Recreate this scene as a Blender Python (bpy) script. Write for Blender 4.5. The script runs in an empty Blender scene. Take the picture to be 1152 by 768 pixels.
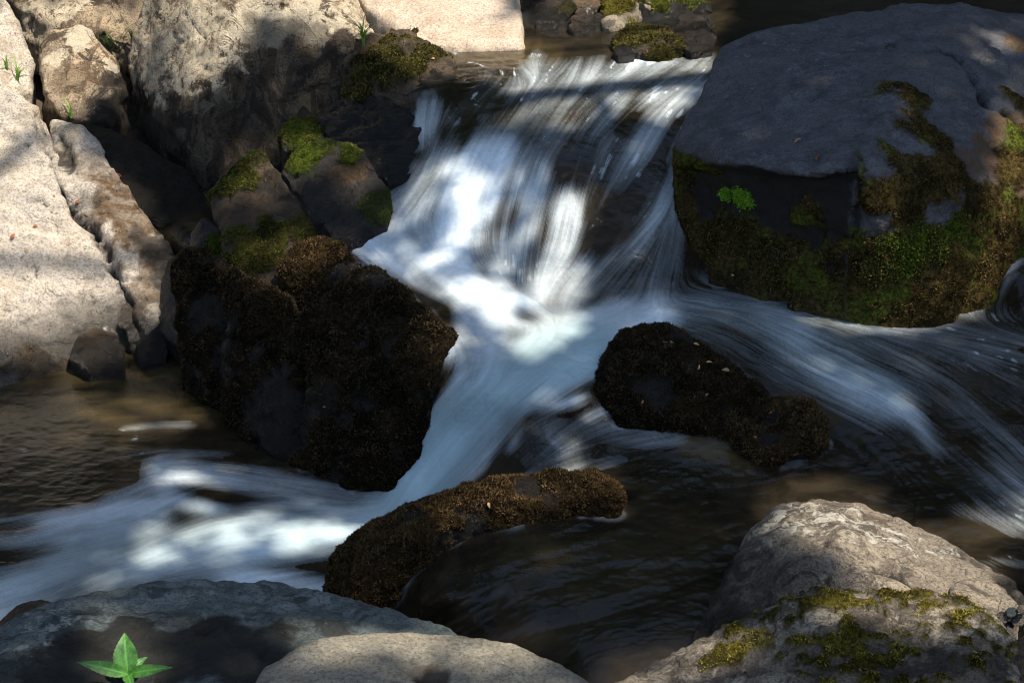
import bpy, bmesh, math, random
import numpy as np
from mathutils import Vector
from mathutils.bvhtree import BVHTree
random.seed(7); RNG = np.random.default_rng(11)
S = bpy.context.scene; COL = S.collection
R = math.radians

# ------------------------------------------------------------------ camera, sky, sun, exposure
CH, PITCH, FPX = 2.55, R(22), 2149.8          # camera height (m), downward pitch, focal length in units of 1/1152 of the width
cam = bpy.data.cameras.new('camera'); co = bpy.data.objects.new('camera', cam); COL.objects.link(co)
co.location = (0, 0, CH); co.rotation_euler = (R(90) - PITCH, 0, 0)
cam.sensor_width = 36; cam.lens = 18 / math.tan(R(15)); cam.clip_end = 500; cam.clip_start = .05
cam.dof.use_dof = True; cam.dof.focus_distance = 5.5; cam.dof.aperture_fstop = 14
S.camera = co
SUN_DIR = Vector((.36, -.20, .91)).normalized()
w = bpy.data.worlds.new('World'); S.world = w; w.use_nodes = True
nt = w.node_tree; bg = nt.nodes['Background']; sky = nt.nodes.new('ShaderNodeTexSky')
sky.sky_type = 'NISHITA'; sky.sun_disc = False
sky.sun_elevation = math.asin(SUN_DIR.z); sky.sun_rotation = math.atan2(SUN_DIR.x, SUN_DIR.y)
nt.links.new(sky.outputs[0], bg.inputs[0]); bg.inputs[1].default_value = .15
sl = bpy.data.lights.new('sun', 'SUN'); sl.energy = 5; sl.angle = R(.6); sl.color = (1, .91, .78)
so = bpy.data.objects.new('sun', sl); COL.objects.link(so)
so.rotation_euler = SUN_DIR.to_track_quat('Z', 'Y').to_euler()
S.view_settings.view_transform = 'Standard'; S.view_settings.look = 'None'
S.view_settings.exposure = .86; S.view_settings.gamma = 1
S.cycles.max_bounces = 6; S.cycles.transparent_max_bounces = 8
S.cycles.caustics_reflective = False; S.cycles.caustics_refractive = False
S.cycles.use_denoising = True; S.cycles.filter_width = 1.0

# ------------------------------------------------------------------ helpers
FWD = np.array([0, math.cos(PITCH), -math.sin(PITCH)]); UP = np.array([0, math.sin(PITCH), math.cos(PITCH)]); RT = np.array([1., 0, 0])
CAM = np.array([0, 0, CH])
def ray(px, py):
    px = np.asarray(px, float); py = np.asarray(py, float)
    return FWD + ((px - 576) / FPX)[..., None] * RT + ((384 - py) / FPX)[..., None] * UP
def PY(px, py, Y):                      # the point of the place on that sight line at ground distance Y
    d = ray(px, py); return CAM + d * (Y / d[..., 1])[..., None]
def depth_for_z(px, py, z):
    d = ray(px, py); return (z - CH) / d[..., 2]
def to_px(p):
    v = p - CAM; zc = v @ FWD
    return 576 + FPX * (v @ RT) / zc, 384 - FPX * (v @ UP) / zc

def _h(ix, iy, iz, s):
    h = (ix.astype(np.uint32) * np.uint32(374761393) + iy.astype(np.uint32) * np.uint32(668265263) + iz.astype(np.uint32) * np.uint32(2147483647) + np.uint32(s * 974634 + 7))
    h = (h ^ (h >> np.uint32(13))) * np.uint32(1274126177); h = (h ^ (h >> np.uint32(16))) * np.uint32(2246822519)
    return ((h ^ (h >> np.uint32(15))) & np.uint32(0xffffff)).astype(np.float32) / 16777215.
def vn(p, s=0):                         # value noise, 0..1
    p = p + 1000.; i = np.floor(p).astype(np.int64); f = (p - i).astype(np.float32); f = f * f * f * (f * (f * 6 - 15) + 10)
    r = 0
    for a in (0, 1):
        wx = f[:, 0] if a else 1 - f[:, 0]
        for b in (0, 1):
            wy = f[:, 1] if b else 1 - f[:, 1]
            for c in (0, 1):
                wz = f[:, 2] if c else 1 - f[:, 2]
                r = r + wx * wy * wz * _h(i[:, 0] + a, i[:, 1] + b, i[:, 2] + c, s)
    return r
def fbm(p, sc, o=4, s=0, g=.5):         # about -1..1
    t = 0; a = 1; n = 0
    for k in range(o):
        t = t + a * (vn(p * sc + 17.3 * k, s + k) * 2 - 1); n += a; a *= g; sc *= 2.03
    return t / n * 1.4
def ss(x, a, b):
    t = np.clip((x - a) / (b - a), 0, 1); return t * t * (3 - 2 * t)

def set_props(o, label=None, cat=None, group=None, kind=None):
    if label: o['label'] = label
    if cat: o['category'] = cat
    if group: o['group'] = group
    if kind: o['kind'] = kind
    return o
def mesh_np(name, v, f, mat, smooth=True, attrs=None, parent=None, origin=None):
    """v Nx3 world points, f MxK faces"""
    if origin is None and parent is None: origin = np.array([v[:, 0].mean(), v[:, 1].mean(), v[:, 2].min()])
    if parent is not None: origin = np.array(parent.location)
    v = v - origin
    me = bpy.data.meshes.new(name); n, m, k = len(v), len(f), f.shape[1]
    me.vertices.add(n); me.vertices.foreach_set('co', v.astype(np.float32).ravel())
    me.loops.add(m * k); me.loops.foreach_set('vertex_index', f.astype(np.int32).ravel())
    me.polygons.add(m); me.polygons.foreach_set('loop_start', np.arange(0, m * k, k, dtype=np.int32))
    me.update(calc_edges=True)
    me.polygons.foreach_set('use_smooth', np.full(m, smooth))
    for kx, val in (attrs or {}).items():
        a = me.attributes.new(kx, 'FLOAT', 'POINT'); a.data.foreach_set('value', val.astype(np.float32))
    me.validate(); me.materials.append(mat)
    o = bpy.data.objects.new(name, me); COL.objects.link(o)
    if parent is not None: o.parent = parent
    else: o.location = origin
    return o

# ------------------------------------------------------------------ materials
class N:
    def __init__(s, name):
        s.m = bpy.data.materials.new(name); s.m.use_nodes = True; s.t = s.m.node_tree
        s.b = s.t.nodes['Principled BSDF']; s.out = s.t.nodes['Material Output']
        s.pos = s.n('ShaderNodeNewGeometry').outputs['Position']
    def n(s, t, **k):
        x = s.t.nodes.new(t)
        for a, b in k.items(): setattr(x, a, b)
        return x
    def l(s, a, b): s.t.links.new(a, b)
    def put(s, sock, v):
        if isinstance(v, (int, float)): sock.default_value = v
        elif isinstance(v, (tuple, list)): sock.default_value = (*v, 1) if len(v) == 3 and sock.type == 'RGBA' else v
        else: s.l(v, sock)
    def attr(s, a): return s.n('ShaderNodeAttribute', attribute_name=a).outputs['Fac']
    def noise(s, sc, det=5, rough=.6, vec=None, dist=0, stretch=None):
        x = s.n('ShaderNodeTexNoise'); x.inputs['Scale'].default_value = sc; x.inputs['Detail'].default_value = det
        x.inputs['Roughness'].default_value = rough; x.inputs['Distortion'].default_value = dist
        v = vec or s.pos
        if stretch:
            mp = s.n('ShaderNodeMapping'); mp.inputs['Scale'].default_value = stretch; s.l(v, mp.inputs[0]); v = mp.outputs[0]
        s.l(v, x.inputs['Vector']); return x.outputs['Fac']
    def vor(s, sc, feat='F1'):
        x = s.n('ShaderNodeTexVoronoi', feature=feat); x.inputs['Scale'].default_value = sc; s.l(s.pos, x.inputs['Vector']); return x.outputs['Distance']
    def mr(s, v, a, b, c=0, d=1, smooth=True):
        x = s.n('ShaderNodeMapRange'); x.interpolation_type = 'SMOOTHSTEP' if smooth else 'LINEAR'
        s.put(x.inputs[0], v)
        for i, q in enumerate((a, b, c, d)): s.put(x.inputs[i + 1], q)
        return x.outputs[0]
    def ma(s, op, a, b=0, clamp=False):
        x = s.n('ShaderNodeMath', operation=op, use_clamp=clamp); s.put(x.inputs[0], a); s.put(x.inputs[1], b); return x.outputs[0]
    def mix(s, f, a, b, mode='MIX'):
        x = s.n('ShaderNodeMix', data_type='RGBA', blend_type=mode); s.put(x.inputs[0], f); s.put(x.inputs[6], a); s.put(x.inputs[7], b); return x.outputs[2]
    def bump(s, h, st, dist=.01, normal=None):
        x = s.n('ShaderNodeBump'); x.inputs['Strength'].default_value = st; x.inputs['Distance'].default_value = dist
        s.l(h, x.inputs['Height'])
        if normal: s.l(normal, x.inputs['Normal'])
        return x.outputs[0]

MOSSCOL = {'green': ((.018, .032, .005), (.12, .16, .016)), 'olive': ((.018, .018, .006), (.105, .092, .02)),
           'brown': ((.010, .007, .004), (.105, .064, .024)), 'dark': ((.003, .0025, .002), (.050, .034, .015)),
           'rusty': ((.012, .009, .004), (.12, .082, .024)), 'bright': ((.07, .16, .01), (.2, .38, .03)), 'yellow': ((.035, .030, .009), (.24, .20, .030))}
def stone(name, a, b, c=None, lichen=0., lcol=(.62, .6, .54), stain=.3, moss='olive', pits=0., rough=.8, bump=1., streak=0., sharp=.10):
    n = N(name); big = n.noise(3.2, 6, .62); med = n.noise(14, 8, .68, dist=.4); fine = n.noise(120, 6, .8)
    if streak: med = n.noise(14, 8, .68, dist=.6, stretch=(1, .5, .35))
    col = n.mix(n.mr(med, .5 - sharp, .5 + sharp), a, b)
    col = n.mix(n.mr(big, .42, .62), col, c or b)
    col = n.mix(n.mr(fine, .47, .60, 0, .8), col, tuple(x * .42 for x in a)); col = n.mix(n.mr(n.noise(210, 3, .7), .55, .68, 0, .45), col, tuple(min(x * 1.6, .8) for x in b))
    if stain: col = n.mix(n.ma('MULTIPLY', n.mr(n.noise(6, 10, .72, dist=1.2), .52, .58), stain), col, tuple(x * .3 for x in a))
    pale = n.attr('pale')
    lt = n.noise(26, 10, .78, dist=.5)
    lf = n.ma('MULTIPLY', n.mr(n.ma('ADD', lt, n.ma('MULTIPLY', pale, .20)), .69 - lichen * .2, .72 - lichen * .2), .9)
    col = n.mix(lf, col, n.mix(n.mr(fine, .35, .6), tuple(x * .6 for x in lcol), lcol))
    vp = n.vor(55)
    if pits: col = n.mix(n.ma('MULTIPLY', n.mr(vp, .05, .22, 1, 0), n.mr(n.noise(7, 3), .5, .6, 0, pits)), col, (.03, .025, .02))
    rust = n.attr('rust'); col = n.mix(n.ma('MULTIPLY', rust, n.mr(n.noise(24, 8, .7), .35, .6, .6, 1)), col, n.mix(n.mr(fine, .3, .7), (.018, .010, .004), (.125, .068, .024)))
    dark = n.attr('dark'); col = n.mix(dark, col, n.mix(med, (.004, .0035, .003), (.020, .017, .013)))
    wet = n.attr('wet'); col = n.mix(n.ma('MULTIPLY', wet, .88), col, (.007, .006, .0045))
    mo = n.attr('moss'); lo, hi = MOSSCOL[moss]; mn = n.noise(75, 6, .75); mg = n.noise(9, 4, .6)
    mc = n.mix(n.mr(mn, .35, .68), lo, hi); mc = n.mix(n.mr(mg, .42, .6, .1, .75), mc, tuple(x * .45 for x in lo))
    if moss == 'rusty': mc = n.mix(n.mr(n.noise(5.5, 5, .65), .5, .62), mc, n.mix(n.mr(mn, .35, .65), (.015, .022, .005), (.10, .12, .016)))
    col = n.mix(mo, col, mc)
    n.l(col, n.b.inputs['Base Color'])
    rr = n.mix(n.ma('MULTIPLY', wet, n.mr(med, .3, .7, .6, 1)), (rough,) * 3, (.09,) * 3); rr = n.mix(mo, rr, (.95,) * 3)
    n.l(rr, n.b.inputs['Roughness'])
    sp = n.ma('SUBTRACT', .42, n.ma('MULTIPLY', mo, .38)); sp = n.ma('SUBTRACT', sp, n.ma('MULTIPLY', n.ma('MULTIPLY', dark, n.ma('SUBTRACT', 1, wet)), .25), clamp=True); n.l(sp, n.b.inputs['Specular IOR Level'])
    h = n.ma('ADD', n.ma('MULTIPLY', med, 1.0), n.ma('MULTIPLY', fine, .35)); h = n.ma('ADD', h, n.ma('MULTIPLY', lf, .05))
    h = n.ma('ADD', h, n.ma('MULTIPLY', n.ma('MULTIPLY', mn, mo), 1.2))
    h = n.ma('ADD', h, n.ma('MULTIPLY', n.mr(n.noise(5, 3, .5, dist=2.5), .485, .5), -.25))
    h = n.ma('ADD', h, n.ma('MULTIPLY', n.noise(260, 3, .6), .10)); n.l(n.bump(h, 1.0 * bump, .026), n.b.inputs['Normal'])
    return n.m
M = {}
M['pale'] = stone('pale_stone', (.36, .29, .21), (.56, .49, .40), (.44, .39, .33), lichen=.35, lcol=(.70, .66, .58), stain=.12, moss='brown', pits=.9, bump=.7)
M['tan'] = stone('tan_stone', (.13, .09, .055), (.50, .38, .24), (.36, .28, .19), lichen=.45, lcol=(.62, .53, .38), stain=.9, moss='olive', streak=1, sharp=.035)
M['sand'] = stone('sand_stone', (.36, .28, .20), (.48, .39, .30), lichen=0, stain=.1, moss='olive', bump=.35)
M['slate'] = stone('slate_stone', (.050, .049, .053), (.098, .096, .102), (.078, .075, .078), lichen=.05, lcol=(.24, .25, .25), stain=.2, moss='rusty', bump=.35)
M['brownrock'] = stone('brown_stone', (.03, .021, .013), (.12, .078, .042), lichen=.15, stain=.6, moss='olive')
M['black'] = stone('black_wet_stone', (.006, .0055, .005), (.024, .019, .015), lichen=.05, lcol=(.2, .18, .15), stain=.4, moss='green', rough=.45)
M['mossdark'] = stone('dark_moss_stone', (.006, .005, .004), (.022, .017, .012), stain=.4, moss='dark', rough=.5)
M['mossbrown'] = stone('brown_moss_stone', (.014, .010, .007), (.04, .028, .018), stain=.4, moss='brown', rough=.5)
M['lichenrock'] = stone('lichen_stone', (.12, .095, .07), (.38, .32, .23), (.26, .215, .16), lichen=.3, lcol=(.62, .58, .48), stain=.7, moss='yellow', pits=.5, sharp=.04)
M['bluegrey'] = stone('blue_grey_stone', (.045, .060, .058), (.135, .155, .148), (.08, .10, .098), lichen=.2, lcol=(.26, .28, .24), stain=.8, moss='dark', bump=.6)
M['smooth'] = stone('smooth_tan_stone', (.15, .135, .10), (.25, .225, .17), (.20, .17, .12), lichen=.15, lcol=(.34, .32, .25), stain=.25, moss='brown', bump=.3)

def moss_mat(name, key):
    n = N(name); lo, hi = MOSSCOL[key]; t = n.attr('tint'); br = n.mr(n.noise(11, 4, .6), .42, .6)
    c = n.mix(t, tuple(x * 1.1 for x in lo), n.mix(n.ma('MULTIPLY', br, 0 if key in ('bright', 'dark') else .7), tuple(x * 1.25 for x in hi), (.11, .065, .022))); n.l(c, n.b.inputs['Base Color'])
    n.b.inputs['Roughness'].default_value = .8; n.b.inputs['Specular IOR Level'].default_value = .12; return n.m
MM = {k: moss_mat('moss_' + k, k) for k in MOSSCOL}
def leafmat(name, a, b, rough=.5, trans=True):
    n = N(name); c = n.mix(n.mr(n.noise(45, 6, .7), .35, .65), a, b); c = n.mix(n.mr(n.attr('rib'), .8, 1, 0, .6), c, tuple(min(1, x * 1.7) for x in b)); c = n.mix(n.mr(n.noise(160, 3, .7), .6, .7, 0, .6), c, tuple(x * .45 for x in a)); n.l(c, n.b.inputs['Base Color']); n.b.inputs['Roughness'].default_value = rough; n.l(n.bump(n.noise(220, 3), .3, .003), n.b.inputs['Normal'])
    if trans:
        tr = n.n('ShaderNodeBsdfTranslucent'); n.l(c, tr.inputs[0]); mx = n.n('ShaderNodeMixShader'); mx.inputs[0].default_value = .35
        n.l(n.b.outputs[0], mx.inputs[1]); n.l(tr.outputs[0], mx.inputs[2]); n.l(mx.outputs[0], n.out.inputs[0])
    return n.m
M['leafgreen'] = leafmat('fresh_leaf', (.025, .10, .015), (.09, .26, .04)); M['grass'] = leafmat('grass_blade', (.10, .24, .03), (.25, .4, .07))
M['canopy'] = leafmat('canopy_leaf', (.045, .09, .02), (.07, .13, .03)); M['orange'] = leafmat('orange_leaf', (.24, .07, .025), (.42, .15, .05), .45)
M['tanleaf'] = leafmat('tan_leaf', (.35, .2, .09), (.5, .33, .16), .5)
n = N('bark'); n.l(n.mix(n.noise(9, 6, .7, stretch=(1, 1, .2)), (.03, .022, .015), (.11, .085, .06)), n.b.inputs['Base Color']); n.l(n.bump(n.noise(14, 6, stretch=(1, 1, .2)), .8, .03), n.b.inputs['Normal']); M['bark'] = n.m
n = N('forest_soil'); n.l(n.mix(n.noise(6, 8, .7), (.02, .015, .009), (.08, .06, .035)), n.b.inputs['Base Color']); n.l(n.bump(n.noise(20, 6), .8, .03), n.b.inputs['Normal']); M['soil'] = n.m
n = N('stream_bed'); n.l(n.mix(n.mr(n.vor(9), .1, .6), (.03, .024, .013), (.12, .09, .045)), n.b.inputs['Base Color']); n.l(n.bump(n.vor(9), .6, .03), n.b.inputs['Normal']); M['bed'] = n.m

# ------------------------------------------------------------------ the water surface (heights, flow, foam)
WP = [  # px, py, height of the water (m)
 (500,55,.85),(600,58,.85),(700,70,.85),(780,62,.855),(850,20,.88),(1000,10,.89),(1152,12,.9),(1300,10,.9),(600,20,.86),(600,-60,.88),(850,-40,.9),(1200,-60,.92),(400,20,.86),(300,-60,.86),(1200,-140,.93),(600,-140,.92),
 (1000,60,.86),(1250,80,.86),(480,95,.83),(540,100,.835),(620,100,.84),(700,100,.835),(780,90,.84),
 (500,130,.78),(560,140,.78),(640,140,.79),(720,140,.78),(780,130,.79),(480,170,.70),(540,165,.735),(600,175,.735),(680,190,.70),(750,185,.70),
 (440,220,.585),(500,220,.62),(560,230,.61),(620,240,.595),(690,240,.60),(750,240,.60),(405,262,.50),(470,270,.50),(540,290,.49),(610,300,.48),(680,290,.50),(760,290,.48),
 (390,280,.47),(450,305,.45),(500,340,.43),(560,330,.445),(620,345,.42),(680,345,.415),(750,335,.42),
 (520,375,.40),(580,375,.41),(640,368,.405),(700,368,.405),(760,360,.41),
 (515,410,.375),(560,408,.398),(620,398,.405),(680,400,.385),(720,400,.38),
 (500,445,.295),(550,442,.345),(600,438,.36),(660,440,.335),(475,490,.15),(520,490,.195),(570,480,.262),(615,464,.335),(615,492,.315),(650,500,.28),(650,480,.27),(700,480,.24),
 (450,535,.05),(500,535,.09),(548,522,.175),(600,515,.225),(660,515,.22),(720,505,.22),(430,572,.0),(480,572,.02),(540,560,.12),
 (800,330,.43),(800,370,.41),(860,370,.395),(900,395,.375),(960,380,.38),(1000,400,.36),(1100,380,.38),(1152,370,.39),(1300,360,.4),
 (830,410,.36),(900,440,.32),(960,455,.29),(1010,455,.305),(1060,460,.28),(1152,440,.31),(1300,450,.3),(940,490,.235),(1010,500,.245),(1090,530,.235),(1152,540,.235),
 (860,520,.21),(760,530,.21),(900,560,.2),(1000,570,.2),(1100,600,.21),(1152,620,.2),(1300,620,.2),(660,560,.205),(740,600,.2),(640,600,.2),(560,610,.195),(850,640,.19),(700,660,.185),(620,670,.175),(750,720,.17),(1000,700,.18),(1250,760,.18),
 (500,640,.165),(540,690,.13),(460,665,.09),(600,730,.12),(660,760,.13),(480,720,.0),(430,690,.0),(560,800,.0),(700,850,.05),(900,880,.1),(1300,900,.1),
 (400,590,.0),(330,560,.0),(330,620,.0),(250,540,.015),(200,600,.0),(100,590,.02),(120,650,.0),(0,600,.0),(-100,600,0),(0,680,-.02),(-100,720,-.03),(200,700,-.02),(300,680,0),(300,800,-.02),(0,850,-.03),(-150,880,-.03),
 (200,480,.02),(100,470,.02),(0,480,.02),(-150,480,.02),(300,500,.01),(380,540,.0),(200,420,.02),(300,430,.02),(100,410,.02),(0,400,.02),(-150,400,.02),(420,470,.02),
 (1120,300,.50),(1152,285,.54),(1110,335,.40),(1200,270,.56),(1300,250,.58),(1090,340,.39),(1200,330,.44),(1100,200,.5),(950,250,.5),(860,250,.5),(900,330,.42),(1000,340,.4),
 (200,268,.345),(180,250,.35),(230,290,.32),(190,300,.22),(250,230,.36),(150,200,.36),(100,100,.36),(-100,200,.3),(0,0,.4),(-150,-100,.45),(200,360,.06),(330,380,.06),(300,250,.38),(350,200,.42),(300,100,.5),(360,330,.2)]
WP = np.array(WP, float)
def tps_fit(xy, v, lam=1e-4):
    q = xy / 300.; d = np.linalg.norm(q[:, None] - q[None], axis=2); K = np.where(d > 0, d * d * np.log(d + 1e-9), 0) + lam * np.eye(len(q))
    Pm = np.c_[np.ones(len(q)), q]; A = np.block([[K, Pm], [Pm.T, np.zeros((3, 3))]])
    return q, np.linalg.solve(A, np.r_[v, 0, 0, 0])
def tps_eval(m, X, Y):
    q, c = m; sh = X.shape; x = X.ravel() / 300.; y = Y.ravel() / 300.; out = np.full(x.shape, c[-3]) + c[-2] * x + c[-1] * y
    for i in range(len(q)):
        r2 = (x - q[i, 0]) ** 2 + (y - q[i, 1]) ** 2 + 1e-12; out += c[i] * r2 * .5 * np.log(r2)
    return out.reshape(sh)
wmodel = tps_fit(WP[:, :2], 1. / depth_for_z(WP[:, 0], WP[:, 1], WP[:, 2]), 2e-4)
STEP = 1.3
gx = np.arange(-160, 1311, STEP); gy = np.arange(-140, 880, STEP); GX, GY = np.meshgrid(gx, gy); HH, WW = GX.shape
cs = 4                                                  # evaluate the smooth surface coarsely, then upsample bilinearly
cx = np.arange(-160, 1330, STEP * cs); cy = np.arange(-140, 900, STEP * cs); CX, CY = np.meshgrid(cx, cy)
INVD = tps_eval(wmodel, CX, CY)
def up(a):
    fx = (GX + 160) / (STEP * cs); fy = (GY + 140) / (STEP * cs); ix = np.minimum(fx.astype(int), a.shape[1] - 2); iy = np.minimum(fy.astype(int), a.shape[0] - 2)
    tx = fx - ix; ty = fy - iy
    return (a[iy, ix] * (1 - tx) + a[iy, ix + 1] * tx) * (1 - ty) + (a[iy + 1, ix] * (1 - tx) + a[iy + 1, ix + 1] * tx) * ty
BASE = CAM + ray(GX, GY) / up(INVD)[..., None]

FLOW = [[(590,60),(560,90),(520,130),(495,165),(470,215),(430,265)],[(640,70),(600,110),(560,160),(530,220),(515,290)],[(700,80),(650,120),(610,180),(590,250),(580,320)],
 [(780,75),(720,110),(670,160),(650,220),(640,290)],[(790,100),(750,140),(720,190),(690,240),(650,290),(610,340)],[(760,190),(740,240),(700,280),(660,320),(630,360)],[(768,220),(758,280),(745,340)],
 [(480,110),(475,140),(480,170),(450,220),(415,262)],[(400,270),(440,300),(490,340),(530,380),(560,420)],[(450,265),(500,310),(560,340),(620,370)],[(540,300),(570,335),(640,350)],
 [(740,350),(680,370),(620,400),(560,440),(500,500),(450,570)],[(700,390),(640,420),(580,470),(530,530),(500,560)],[(600,375),(550,410),(500,460),(460,520),(435,575)],
 [(710,435),(650,455),(595,480),(560,520),(530,560)],[(760,490),(700,500),(640,515),(580,540),(520,565),(480,580)],[(660,465),(630,485),(600,515),(570,545)],
 [(740,345),(800,350),(860,375),(930,415),(1000,450),(1070,500),(1130,560)],[(780,335),(860,345),(940,370),(1020,405),(1090,450),(1160,520)],[(820,390),(880,425),(940,455),(1000,480),(1060,530),(1110,580)],
 [(960,365),(1050,372),(1152,395),(1300,430)],[(1000,405),(1060,430),(1140,480),(1200,540)],[(1040,470),(1090,520),(1150,570),(1250,610)],[(1060,600),(1105,602),(1152,625),(1250,650)],
 [(1000,575),(930,545),(800,560),(680,610),(560,640),(480,680),(440,720)],[(1000,600),(850,650),(720,690),(600,720),(520,770)],[(850,510),(750,535),(640,585),(540,610)],[(900,700),(780,720),(680,750)],
 [(430,580),(340,590),(240,600),(140,630),(60,660),(-50,700)],[(420,560),(330,545),(250,530),(170,525),(100,560),(0,580),(-100,590)],[(400,620),(300,640),(150,660)],[(300,560),(220,560),(160,600),(60,620),(-80,640)],
 [(330,505),(200,490),(100,495),(-100,500)],[(250,430),(150,440),(0,450)],[(1152,290),(1120,305),(1107,340)],[(1300,20),(1000,12),(830,20),(812,50),(780,85)],[(620,-60),(640,0),(660,50),(650,90)],
 [(380,50),(480,56),(560,66),(600,85)],[(225,255),(205,270),(190,300),(188,380)]]
pts = []; dr = []
for s in FLOW:
    s = np.array(s, float)
    for a, b in zip(s[:-1], s[1:]):
        L = np.linalg.norm(b - a)
        for t in np.arange(0, 1, 12 / max(L, 12)): pts.append(a + (b - a) * t); dr.append((b - a) / L)
pts = np.array(pts); dr = np.array(dr)
VX = np.zeros(CX.shape); VY = VX.copy(); WS = VX.copy()
for p, d in zip(pts, dr):
    r2 = (CX - p[0]) ** 2 + (CY - p[1]) ** 2; wt = 1 / (r2 + 60) ** 1.6; VX += wt * d[0]; VY += wt * d[1]
l = np.hypot(VX, VY) + 1e-12; VX, VY = VX / l, VY / l
FX, FY = up(VX), up(VY); l = np.hypot(FX, FY) + 1e-9; FX /= l; FY /= l

def blur(a, r):
    if r < 1: return a
    for ax in (0, 1):
        for _ in range(2):
            c = np.cumsum(np.concatenate([np.repeat(np.take(a, [0], ax), r + 1, ax), a, np.repeat(np.take(a, [-1], ax), r, ax)], ax), ax)
            a = (np.take(c, range(2 * r + 1, c.shape[ax]), ax) - np.take(c, range(0, c.shape[ax] - 2 * r - 1), ax)) / (2 * r + 1)
    return a
def lic(noise, n, step=1.):
    acc = noise.copy(); wsum = 1.; I, J = np.meshgrid(np.arange(WW, dtype=np.float32), np.arange(HH, dtype=np.float32))
    for sg in (1, -1):
        x, y = I.copy(), J.copy()
        for k in range(n):
            ix = np.clip(x.astype(np.int32), 0, WW - 1); iy = np.clip(y.astype(np.int32), 0, HH - 1)
            x = x + sg * step * FX[iy, ix]; y = y + sg * step * FY[iy, ix]
            ix = np.clip((x + .5).astype(np.int32), 0, WW - 1); iy = np.clip((y + .5).astype(np.int32), 0, HH - 1)
            wt = .5 + .5 * math.cos(math.pi * k / n); acc += wt * noise[iy, ix]; wsum += wt
    return acc / wsum
def norm01(a):
    lo, hi = np.percentile(a, (2, 98)); return np.clip((a - lo) / (hi - lo), 0, 1)
nz = lambda r: blur(RNG.random((HH, WW)).astype(np.float32), r)
L_fine = norm01(lic(nz(0), 26)); L_med = norm01(lic(nz(1), 40, 1.4)); L_big = norm01(blur(lic(nz(6), 30, 3.), 1)); L_short = norm01(lic(nz(1), 7))
L_huge = norm01(lic(nz(14), 24, 4.))

def brush(A, path, r, v, hard=.35):
    s = np.array(path, float); d = np.full(GX.shape, 1e9)
    if len(s) == 1: d = np.hypot(GX - s[0, 0], GY - s[0, 1])
    for a, b in zip(s[:-1], s[1:]):
        x0, x1 = min(a[0], b[0]) - r * 1.1, max(a[0], b[0]) + r * 1.1; y0, y1 = min(a[1], b[1]) - r * 1.1, max(a[1], b[1]) + r * 1.1
        i0, i1 = np.searchsorted(gx, (x0, x1)); j0, j1 = np.searchsorted(gy, (y0, y1))
        if i1 <= i0 or j1 <= j0: continue
        X = GX[j0:j1, i0:i1]; Y = GY[j0:j1, i0:i1]; ab = b - a
        t = np.clip(((X - a[0]) * ab[0] + (Y - a[1]) * ab[1]) / (ab @ ab), 0, 1)
        d[j0:j1, i0:i1] = np.minimum(d[j0:j1, i0:i1], np.hypot(X - a[0] - t * ab[0], Y - a[1] - t * ab[1]))
    k = 1 - ss(d / r, hard, 1.); A += (v - A) * k
FO = np.full(GX.shape, .06)                             # density of foam in the water
B = lambda p, r, v, h=.3: brush(FO, p, r, v, h)
B([(1300,5),(800,5),(620,30)], 40, .0); B([(500,58),(620,58)], 18, .14)
# upper cascade: brown glassy water under broken white streaks
B([(560,105),(640,95),(760,85)], 45, .26); B([(650,84),(705,76),(790,70)], 18, .58); B([(735,100),(790,104)], 28, .60); B([(700,108),(665,150)], 20, .46); B([(600,85),(565,108),(540,135)], 16, .46)
B([(560,122),(600,138),(640,150)], 24, .16); B([(640,160),(690,185),(740,230)], 40, .20); B([(745,125),(715,175)], 20, .44); B([(790,130),(765,175)],16,.40); B([(620,150),(670,140)],8,.3)
B([(500,60),(580,62),(640,58),(700,60)], 15, .05, .2); B([(600,66),(640,80),(700,70)], 8, .30); B([(484,118),(478,150)], 20, .72); B([(500,122),(512,150)], 10, .3); B([(520,120),(540,140)],16,.15)
# the main fall, a white fan on the left
B([(500,185),(468,228),(425,265)], 34, .70); B([(555,178),(525,230),(505,290)], 42, .84); B([(600,200),(588,250),(570,305)], 34, .66); B([(640,228),(635,270),(612,318)], 30, .80)
B([(545,165),(500,190)], 10, .9); B([(580,232),(574,252)], 11, .22); B([(660,165),(668,210),(668,240)],20,.16); B([(592,172),(600,196)],13,.32); B([(600,282),(597,298)], 12, .35); B([(495,235),(478,265)],14,.42); B([(560,215),(550,240)],8,.95); B([(520,195),(500,230)],8,.95)
# dark glassy right part with a veil bent over it
B([(735,190),(700,240),(672,280)], 26, .10); B([(768,195),(750,235),(715,280),(665,318),(632,345)], 20, .50); B([(655,300),(640,330)], 18, .62); B([(768,250),(750,300),(705,328)], 34, .20); B([(752,215),(735,250)], 8, .6); B([(690,338),(745,345)],12,.16)
# boiling step
B([(398,272),(450,292),(500,322)], 24, .90); B([(440,285),(520,320),(560,350)], 32, .88); B([(600,335),(560,342)], 20, .95); B([(530,370),(560,392),(540,402)], 28, .86); B([(520,350),(522,390)],14,.78); B([(610,352),(700,356)], 12, .62); B([(470,310),(500,330)], 10, .68); B([(575,365),(610,368)], 10, .7); B([(385,285),(440,325),(480,362),(512,402)], 16, .80)
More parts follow.
